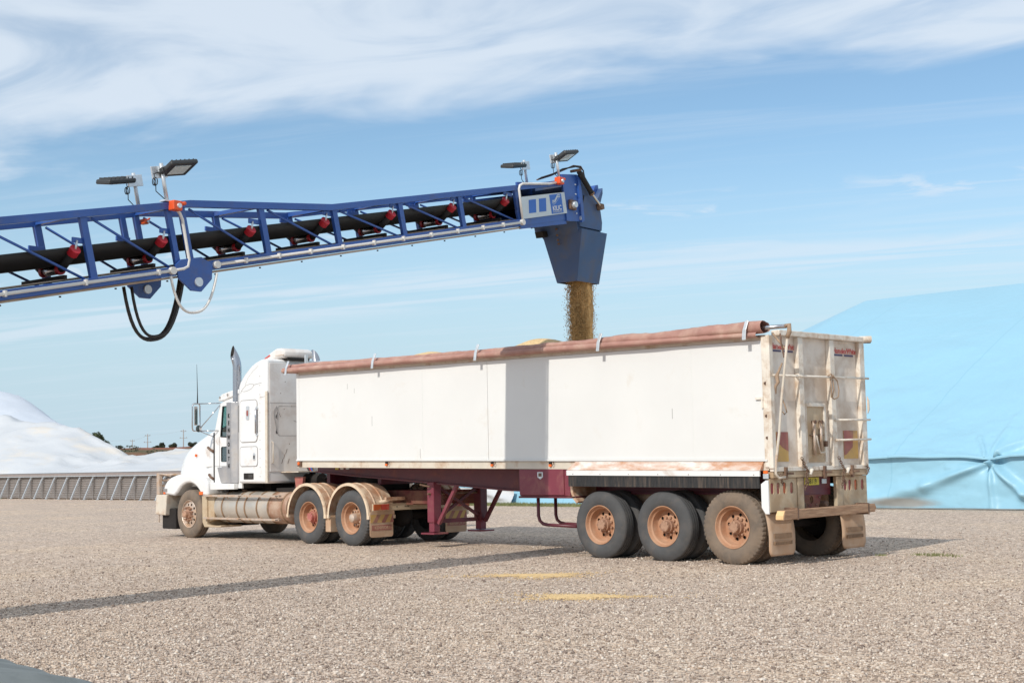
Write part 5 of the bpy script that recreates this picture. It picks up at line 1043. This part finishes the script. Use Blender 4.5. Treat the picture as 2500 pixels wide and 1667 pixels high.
    MB().prism([(-13.49,2.84),(-13.30,2.90),(-12.66,3.02),(-12.66,2.99),(-13.30,2.87),(-13.46,2.81)],'y',.243,2.257).build('cab_roof','white',K)
    MB().prism([(-13.70,1.06),(-13.70,2.24),(-13.66,2.24),(-13.66,1.06)],'y',.243,2.257).build('firewall','interior',K); MB().box(-13.66,-12.70,.243,2.257,1.06,1.50).build('cab_floor','interior',K)
    MB().prism([(-13.66,2.25),(-13.35,2.25),(-13.30,2.0),(-13.66,2.0)],'y',.25,2.25).build('dashboard','interior',K); MB().box(-13.15,-12.70,.34,.90,1.50,2.25).build('seat','interior',K,bevel=.05); MB().box(-13.15,-12.70,1.6,2.16,1.50,2.25).build('seat','interior',K,bevel=.05)
    MB().hexa([(-13.70,.25,2.26),(-13.70,2.25,2.26),(-13.695,2.25,2.265),(-13.695,.25,2.265),(-13.495,.25,2.83),(-13.495,2.25,2.83),(-13.485,2.25,2.835),(-13.485,.25,2.835)]).build('windscreen','glass',K)
    MB().box(-13.42,-13.19,.195,.203,1.50,1.513).build('door_trim','grey',K); MB().box(-13.70,-13.13,.196,.204,1.525,1.528).build('door_gap','grey',K); MB().box(-13.52,-13.514,.199,.206,1.50,2.15).build('door_gap','grey',K)
    # visor with clearance lamps
    v=MB().prism([(-13.55,2.90),(-13.53,2.98),(-13.40,3.05),(-12.95,3.12),(-12.75,3.12),(-12.75,3.02),(-13.30,2.91)],'y',.19,2.31).build('sun_visor','white',K,bevel=.025)
    for x in (-13.47,-13.17): MB().lathe([(.178,.025),(.192,.03)],(x,0,2.975 if x<-13.3 else 3.02),'y',12,True,True).build('visor_lamp','grey',v)
    for y in (.5,1.25,2.0): MB().box(-13.22,-13.12,y-.04,y+.04,3.09,3.15).build('roof_marker','redlens',v,bevel=.01)
    # ---- sleeper
    sl=[(-12.66,1.16),(-12.66,3.16),(-12.60,3.26),(-12.42,3.42),(-12.20,3.56),(-12.02,3.635),(-11.85,3.675),(-11.62,3.685),(-11.595,1.16)]
    s=MB().prism(sl,'y',.12,2.38).build('sleeper','white',K,bevel=.05,auto=45)
    MB().box(-11.60,-11.583,.17,2.33,1.39,3.60).build('sleeper_back_panel','sleepback',K,bevel=.012)
    MB().box(-11.66,-11.585,.108,.135,1.17,3.02).build('corner_strip','cream',K); 
    MB().box(-11.584,-11.580,.17,2.33,2.78,2.786).build('panel_seam','grey',K)
    def outline(pts,y,w,name,mt,par,ax='y'):
        m=MB()
        for a,b in zip(pts,pts[1:]+pts[:1]):
            if ax=='y': m.bar((a[0],y,a[1]),(b[0],y,b[1]),.006,w,(0,1,0)) if False else m.tube([(a[0],y,a[1]),(b[0],y,b[1])],w/2,5)
            else: m.tube([(y,a[0],a[1]),(y,b[0],b[1])],w/2,5)
        return m.build(name,mt,par)
    h=MB().prism(rrect(-12.58,-11.96,2.01,2.86,.08),'y',.106,.119).build('sleeper_hatch','white',K,bevel=.004); outline(rrect(-12.587,-11.953,2.003,2.867,.085),.116,.014,'hatch_seal','grey',h)
    MB().prism(rrect(-12.345,-12.225,2.46,2.745,.03),'y',.098,.107).build('vent_plate','galv',h); MB().prism(rrect(-12.32,-12.26,2.54,2.66,.025),'y',.094,.099).build('badge','redlens',h)
    text('Aerocab',.075,(-12.42,.105,2.78),(1,0,0),(0,0,1),'grey','badge_script',h,.001) if False else None
    MB().tube([(-11.945,.115,2.68),(-11.945,.07,2.66),(-11.945,.07,2.18),(-11.945,.115,2.16)],.018,8).build('grab_handle','steel',K,smooth=True)
    for z in (2.69,2.15): MB().lathe([(.095,.035),(.12,.035)],(-11.955,0,z),'y',12,True,True).build('handle_foot','galv',K,auto=40)
    h2=MB().prism(rrect(-12.58,-11.955,1.515,1.905,.06),'y',.108,.119).build('locker_door','white',K,bevel=.004); outline(rrect(-12.587,-11.948,1.508,1.912,.065),.116,.012,'locker_seal','grey',h2)
    MB().prism([(-12.09,1.64),(-12.01,1.64),(-12.01,1.76),(-12.05,1.79),(-12.09,1.76)],'y',.098,.109).build('locker_latch','galv',h2); MB().box(-12.07,-12.03,.094,.099,1.66,1.73).build('latch_recess','dark',h2)
    w=MB().box(-12.45,-12.10,.110,.121,1.245,1.37).build('step_light_recess','dark',K); MB().box(-12.27,-12.12,.106,.111,1.27,1.345).build('step_light','interior',w)
    # pin-stripe scroll, rivets
    def scroll(pts,r=.005): MB().tube([(x,.118,z) for x,z in pts],r*.55,5).build('pin_stripe','grey',K,smooth=True)
    scroll([(-12.575,3.02),(-12.50,3.10),(-12.38,3.17),(-12.22,3.20),(-12.10,3.19),(-12.08,3.15),(-12.16,3.10),(-12.32,3.06),(-12.45,3.05),(-12.53,3.07),(-12.565,3.03)]); scroll([(-12.10,3.17),(-11.95,3.185),(-11.80,3.20)],.006); scroll([(-12.40,3.18),(-12.30,3.32),(-12.12,3.45),(-11.92,3.55)],.003)
    scroll([(-11.86,2.905),(-11.75,2.912),(-11.66,2.92)],.005); scroll([(-12.36,2.30),(-12.32,2.24),(-12.27,2.28),(-12.30,2.20),(-12.26,2.22),(-12.33,2.18)],.006); scroll([(-12.28,2.235),(-12.10,2.235)],.003); scroll([(-12.31,2.2),(-12.305,2.05)],.003)
    for k in range(12):
        z=1.3+k*.185; MB().lathe([(.113,.008),(.12,.008)],(-11.86,0,z),'y',6,True,True).build('rivet','grey',K)
    # back hatch outline and stripes on the back panel
    outline(rrect(.36,1.6,2.12,2.72,.05),-11.582,.006,'back_hatch_seal','grey',K,'x')
    MB().tube([(-11.58,.33,2.72),(-11.58,.27,2.62),(-11.58,.27,2.5),(-11.58,.31,2.35),(-11.58,.34,2.16)],.006,5).build('pin_stripe','grey',K,smooth=True); MB().tube([(-11.58,.33,2.70),(-11.58,.36,2.62),(-11.58,.33,2.52)],.007,5).build('pin_stripe','grey',K,smooth=True)
    MB().tube([(-11.58,.34,2.16),(-11.58,.32,2.20),(-11.58,.335,2.25)],[.014,.01,.003],5).build('pin_stripe','black',K,smooth=True); MB().tube([(-11.58,.33,2.55),(-11.58,.325,2.50),(-11.58,.33,2.46)],[.003,.012,.003],5).build('pin_stripe','black',K,smooth=True)
    MB().tube([(-11.58,.75,2.43),(-11.58,.82,2.40),(-11.58,1.0,2.42)],.005,5).build('pin_stripe','grey',K,smooth=True)
    for k in range(9): y=.4+random.random()*.6; z=1.5+random.random()*1.9; MB().lathe([(-11.583,.010),(-11.580,.009)],(0,y,z),'x',6,True,True).build('stone_chip','chain',K)
    for k in range(4): y=.45+k*.05; z=1.55+.1*(k%3); MB().bar((-11.582,y,z),(-11.582,y+.035,z+.10),.004,.008).build('scrape_mark','chain',K)
    MB().tube([(-11.585,.22,2.0),(-11.54,.22,1.98),(-11.54,.22,1.58),(-11.585,.22,1.56)],.012,6).build('back_handle','cream',K,smooth=True)
    MB().box(-11.66,-11.0,.45,1.9,1.37,1.39).build('sleeper_under_tray','cream',K)
    # roof air conditioner
    ac=MB().prism([(-12.38,3.66),(-12.22,3.74),(-12.0,3.84),(-11.80,3.91),(-11.64,3.91),(-11.52,3.87),(-11.48,3.79),(-11.52,3.70),(-11.75,3.70),(-12.0,3.64)],'y',.46,1.20).build('roof_air_conditioner','sleepback',K,bevel=.06,auto=50)
    MB().prism([(-11.80,3.755),(-11.51,3.755),(-11.51,3.77),(-11.80,3.77)],'y',.452,1.21).build('trim_line','cream',ac); MB().box(-12.02,-11.5,.56,1.10,3.66,3.71).build('base','dark',ac)
    MB().prism([(-12.20,3.73),(-12.0,3.80),(-11.98,3.77),(-12.16,3.71)],'y',.452,.459).build('decal','logored',ac)
    # ---- exhaust stacks
    for y0,sg in ((.23,1),(2.27,-1)):
        cx=-12.87
        ex=MB().prism([(cx-.26,y0-.10*sg),(cx-.03,y0-.13*sg),(cx+.09,y0-.05*sg),(cx+.13,y0+.07*sg),(cx-.20,y0+.07*sg)],'z',1.17,2.855).build('exhaust_shield','shield',K,bevel=.006)
        def pipe(rad,z0):
            m=MB(); P=[(cx,y0,z0),(cx,y0,3.45),(cx,y0,3.58),(cx-.006,y0-.004*sg,3.66),(cx-.026,y0-.014*sg,3.74),(cx-.058,y0-.030*sg,3.82),(cx-.10,y0-.052*sg,3.90)]
            n=28; V=[]; cut=Vector((-.22,-.95*sg,.25)).normalized()
            for i,p in enumerate(P):
                p=Vector(p); ax=(Vector(P[min(i+1,len(P)-1)])-Vector(P[max(0,i-1)])).normalized(); u=Vector((1,0,0)); u=(u-ax*u.dot(ax)).normalized(); w=ax.cross(u)
                for k in range(n):
                    a=2*PI*k/n; q=p+(u*math.cos(a)+w*math.sin(a))*rad
                    if i==len(P)-1: q=q-ax*max(-.20,min(.20,(q-p).dot(cut)/ax.dot(cut)))     # slanted cut, open face to the side
                    V.append(q)
            m.add(V,[(i*n+k,i*n+(k+1)%n,(i+1)*n+(k+1)%n,(i+1)*n+k) for i in range(len(P)-1) for k in range(n)]); return m
        st_=pipe(.092,2.80).build('exhaust_pipe','steel',K,smooth=True); pipe(.086,3.3).build('soot_lining','dark',st_,smooth=True)
        if sg>0:
            for k,ch in enumerate('KENWORTH'):
                text(ch,.12,(cx-.145,y0-.117,2.53-k*.149),(1,-.13,0),(0,0,1),'black','shield_letter',ex,.002,.005,'CENTER')
        MB().box(cx+.13,cx+.20,y0-.0 if sg>0 else y0-.06,y0+.06 if sg>0 else y0,1.2,2.8).build('stack_stand','chassis',K)
    MB().prism([(-13.56,1.50),(-13.13,1.50),(-13.13,1.17),(-13.42,1.17)],'y',.175,.20).build('kick_plate','shield',K,bevel=.004)
    MB().prism([(-13.72,1.03),(-13.72,1.19),(-13.42,1.16),(-12.80,1.16),(-12.80,1.04)],'y',.10,.20).build('cab_skirt','white',K,bevel=.01)
    # ---- mirror
    mf=MB(); mx=-13.86
    mf.tube([(mx,-.235,2.84),(mx,-.245,2.80),(mx,-.245,2.36),(mx,-.235,2.30),(mx,-.20,2.28),(mx,-.09,2.28),(mx,-.06,2.32),(mx,-.06,2.82),(mx,-.09,2.86),(mx,-.2,2.86),(mx,-.235,2.84)],.016,8)
    g=mf.build('mirror_frame','chrome',K,smooth=True)
    MB().box(mx-.03,mx+.0,-.185,-.115,2.40,2.80).build('mirror_head','alloy',g,bevel=.012); MB().box(mx+.001,mx+.006,-.18,-.12,2.42,2.78).build('mirror_glass','chrome',g)
    MB().lathe([(mx-.02,.05),(mx+.02,.075),(mx+.025,.0)],(0,-.10,2.33),'x',20).build('spot_mirror','chrome',g,auto=40)
    for a,b in (((mx,-.09,2.86),(-13.47,.20,2.86)),((mx,-.08,2.28),(-13.55,.20,2.28)),((mx,-.07,2.32),(-13.48,.20,2.82)),((mx,-.08,2.28),(-13.72,.20,2.15))): MB().tube([a,b],.011,6).build('mirror_arm','chrome',K,smooth=True)
    an=MB().tube([(mx,-.12,2.86),(mx,-.12,3.10),(mx-.02,-.125,3.70)],[.014,.009,.003],6).build('aerial','black',K,smooth=True)
    # ---- tanks, steps and rails
    for y,near in ((.43,1),(2.07,0)):
        t=MB().lathe([(-13.62,.20),(-13.60,.31),(-13.57,.325),(-11.62,.325)],(0,y,.665),'x',36,True,False).build('fuel_tank','tank',K,auto=35)
        MB().lathe([(-11.62,.325),(-11.05,.325),(-10.98,.30),(-10.95,.18)],(0,y,.665),'x',36,False,True).build('tank_end','tankred',t,auto=35)
        for x in (-13.28,-12.72,-12.42,-11.98,-11.58,-11.10): MB().lathe([(x-.022,.328),(x-.018,.337),(x+.018,.337),(x+.022,.328)],(0,y,.665),'x',36).build('tank_strap','worn',t,auto=35)
        MB().lathe([(.985,.06),(1.03,.055)],(-12.9,y,0),'z',14,True,True).build('filler_cap','chain',t)
    for z in (.905,.435):
        for x0,x1 in ((-13.88,-12.40),(-12.40,-11.08)):
            r_=MB().box(x0,x1-.012,.03,.10,z-.018,z+.022).build('step_rail','alloy',K,bevel=.004)
            for k in range(3): MB().box(x1-.12+k*.034,x1-.105+k*.034,.024,.032,z-.008,z+.012).build('grip_slot','dark',r_)
        for x in (-13.1,-11.9,-11.3): MB().bar((x,.10,z),(x+.02,.16 if z>.6 else .2,z-.08 if z>.6 else z+.06),.02,.02).build('rail_bracket','alloy',K)
    MB().prism([(-14.05,.91),(-13.93,.93),(-13.86,.90),(-13.84,.30),(-13.60,.27),(-13.30,.29),(-13.30,.25),(-13.95,.24),(-14.03,.34)],'y',.10,.62).build('rear_fender_box','lowpanel',K,bevel=.012)
    MB().prism([(-13.9,.92),(-13.62,.92),(-13.62,.40),(-13.9,.34)],'y',.14,.60).build('step_box','lowpanel',K,bevel=.012)
    MB().box(-12.9,-11.2,.55,.95,.36,.60).build('under_tank_tray','dark',K)
    # ---- drive guards
    def guard(cx,y0,y1,near):
        R_=.615; cz=.53; th=[R(a) for a in np.linspace(2,178,31)]
        m=MB(); V=[]
        prof=[(y0,R_-.03),(y0,R_+.0),(y0+.03,R_+.01),(y0+.17,R_+.004),(y0+.185,R_+.02),(y0+.20,R_+.02),(y0+.215,R_+.004),(y0+.36,R_+.004),(y0+.375,R_+.02),(y0+.39,R_+.02),(y0+.405,R_+.004),(y1,R_+.0),(y1,R_-.02)]
        for a in th:
            for y,r in prof: V.append((cx+r*math.cos(a),y,cz+r*math.sin(a)))
        n=len(prof); m.add(V,[(i*n+j,i*n+j+1,(i+1)*n+j+1,(i+1)*n+j) for i in range(len(th)-1) for j in range(n-1)])
        g=m.build('drive_guard','guard',K,auto=40)
        m=MB(); V=[]
        for a in th:
            for y,r in ((y0-.008,R_-.035),(y0-.008,R_+.015),(y0+.025,R_+.02)): V.append((cx+r*math.cos(a),y,cz+r*math.sin(a)))
        m.add(V,[(i*3+j,i*3+j+1,(i+1)*3+j+1,(i+1)*3+j) for i in range(len(th)-1) for j in range(2)]); m.build('guard_edge','guardlip',g,auto=40)
        MB().box(cx+R_-.04,cx+R_+.03,y0-.01,y1,cz-.035,cz+.03).build('guard_foot','guardlip',g,bevel=.006); MB().box(cx-R_-.03,cx-R_+.03,y0-.01,y0+.04,cz-.03,cz+.03).build('guard_foot','guardlip',g,bevel=.006)
    for cx in (-10.15,-8.83): guard(cx,.02,.64,True); guard(cx,1.86,2.48,False)
    MB().box(-9.58,-9.42,.06,.56,.24,.52).build('centre_flap','flap',K,bevel=.01)
    for x in (-9.50,-8.22): MB().tube([(x,.30,.80),(x+.02,.84,.84)],.035,10).build('guard_bracket','guard',K,smooth=True)
    MB().bar((-8.12,.35,.86),(-8.12,.80,.86),.05,.06).build('guard_bracket','guard',K)
    # ---- drive wheels, steer wheels
    for i,x in enumerate((-10.11,-8.77)):
        wheel(K,x,.03,.515,T_DRIVE,RIM,(HUB_R,HUB_C)[i],False,True,.25*i); wheel(K,x,2.47,.515,T_DRIVE,RIM,HUB_T,True,True,.1)
        MB().tube([(x,.4,.51),(x,2.1,.51)],.08,10).build('axle','dark',K); MB().lathe([(1.05,.1),(1.12,.2),(1.25,.24),(1.38,.2),(1.45,.1)],(x,0,.53),'y',20,True,True).build('differential','dark',K,auto=40)
        for y in (.80,1.66): MB().box(x-.55,x+.55,y,y+.09,.66,.74).build('leaf_spring','dark',K,bevel=.01)
    wheel(K,-14.553,.075,.518,T_STEER,SRIM,SHUB,False,False); wheel(K,-14.553,2.425,.518,T_STEER,SRIM,SHUB,True,False); MB().tube([(-14.553,.3,.48),(-14.553,2.2,.48)],.06,10).build('axle','dark',K)
    # ---- rear lamp bar and flaps
    MB().box(-8.16,-8.12,.06,2.44,.645,.775).build('rear_lamp_bar','lowpanel',K,bevel=.006)
    for y0,s_ in ((.07,1),(2.43,-1)):
        for a,b,mt in ((.0,.17,'orrefl'),(.18,.36,'redrefl')):
            ya,yb=sorted((y0+a*s_,y0+b*s_)); MB().box(-8.125,-8.105,ya,yb,.66,.765).build('rear_lamp',mt,K,bevel=.004)
    for y in (.62,.82,.86,.90,1.5): MB().lathe([(-8.121,.012),(-8.115,.012)],(0,y,.71),'x',8,True,True).build('bolt_hole','dark',K)
    for y0,y1 in ((.04,.58),(1.88,2.42)):
        f=MB().prism(rrect(y0,y1,.165,.64,.05),'x',-8.20,-8.188).build('mudflap','flap',K)
        w=(y1-y0)
        MB().box(-8.187,-8.184,y0+.01,y1-.01,.43,.575).build('hazard_strip','signyel',f)
        for k in range(3):
            a=y0+.06+k*.20; MB().prism([(a,.43),(a+.09,.43),(min(a+.19,y1-.011),.575),(min(a+.10,y1-.012),.575)],'x',-8.1835,-8.182).build('chevron','signred',f)
        MB().box(-8.187,-8.183,y0+.04,y1-.04,.29,.385).build('name_band','signred',f); text('KENWORTH',.085,(-8.1825,y0+.105,.308),(0,1,0),(0,0,1),'flap','flap_lettering',f,.001,.001,sx=.86)
    return K
tractor()
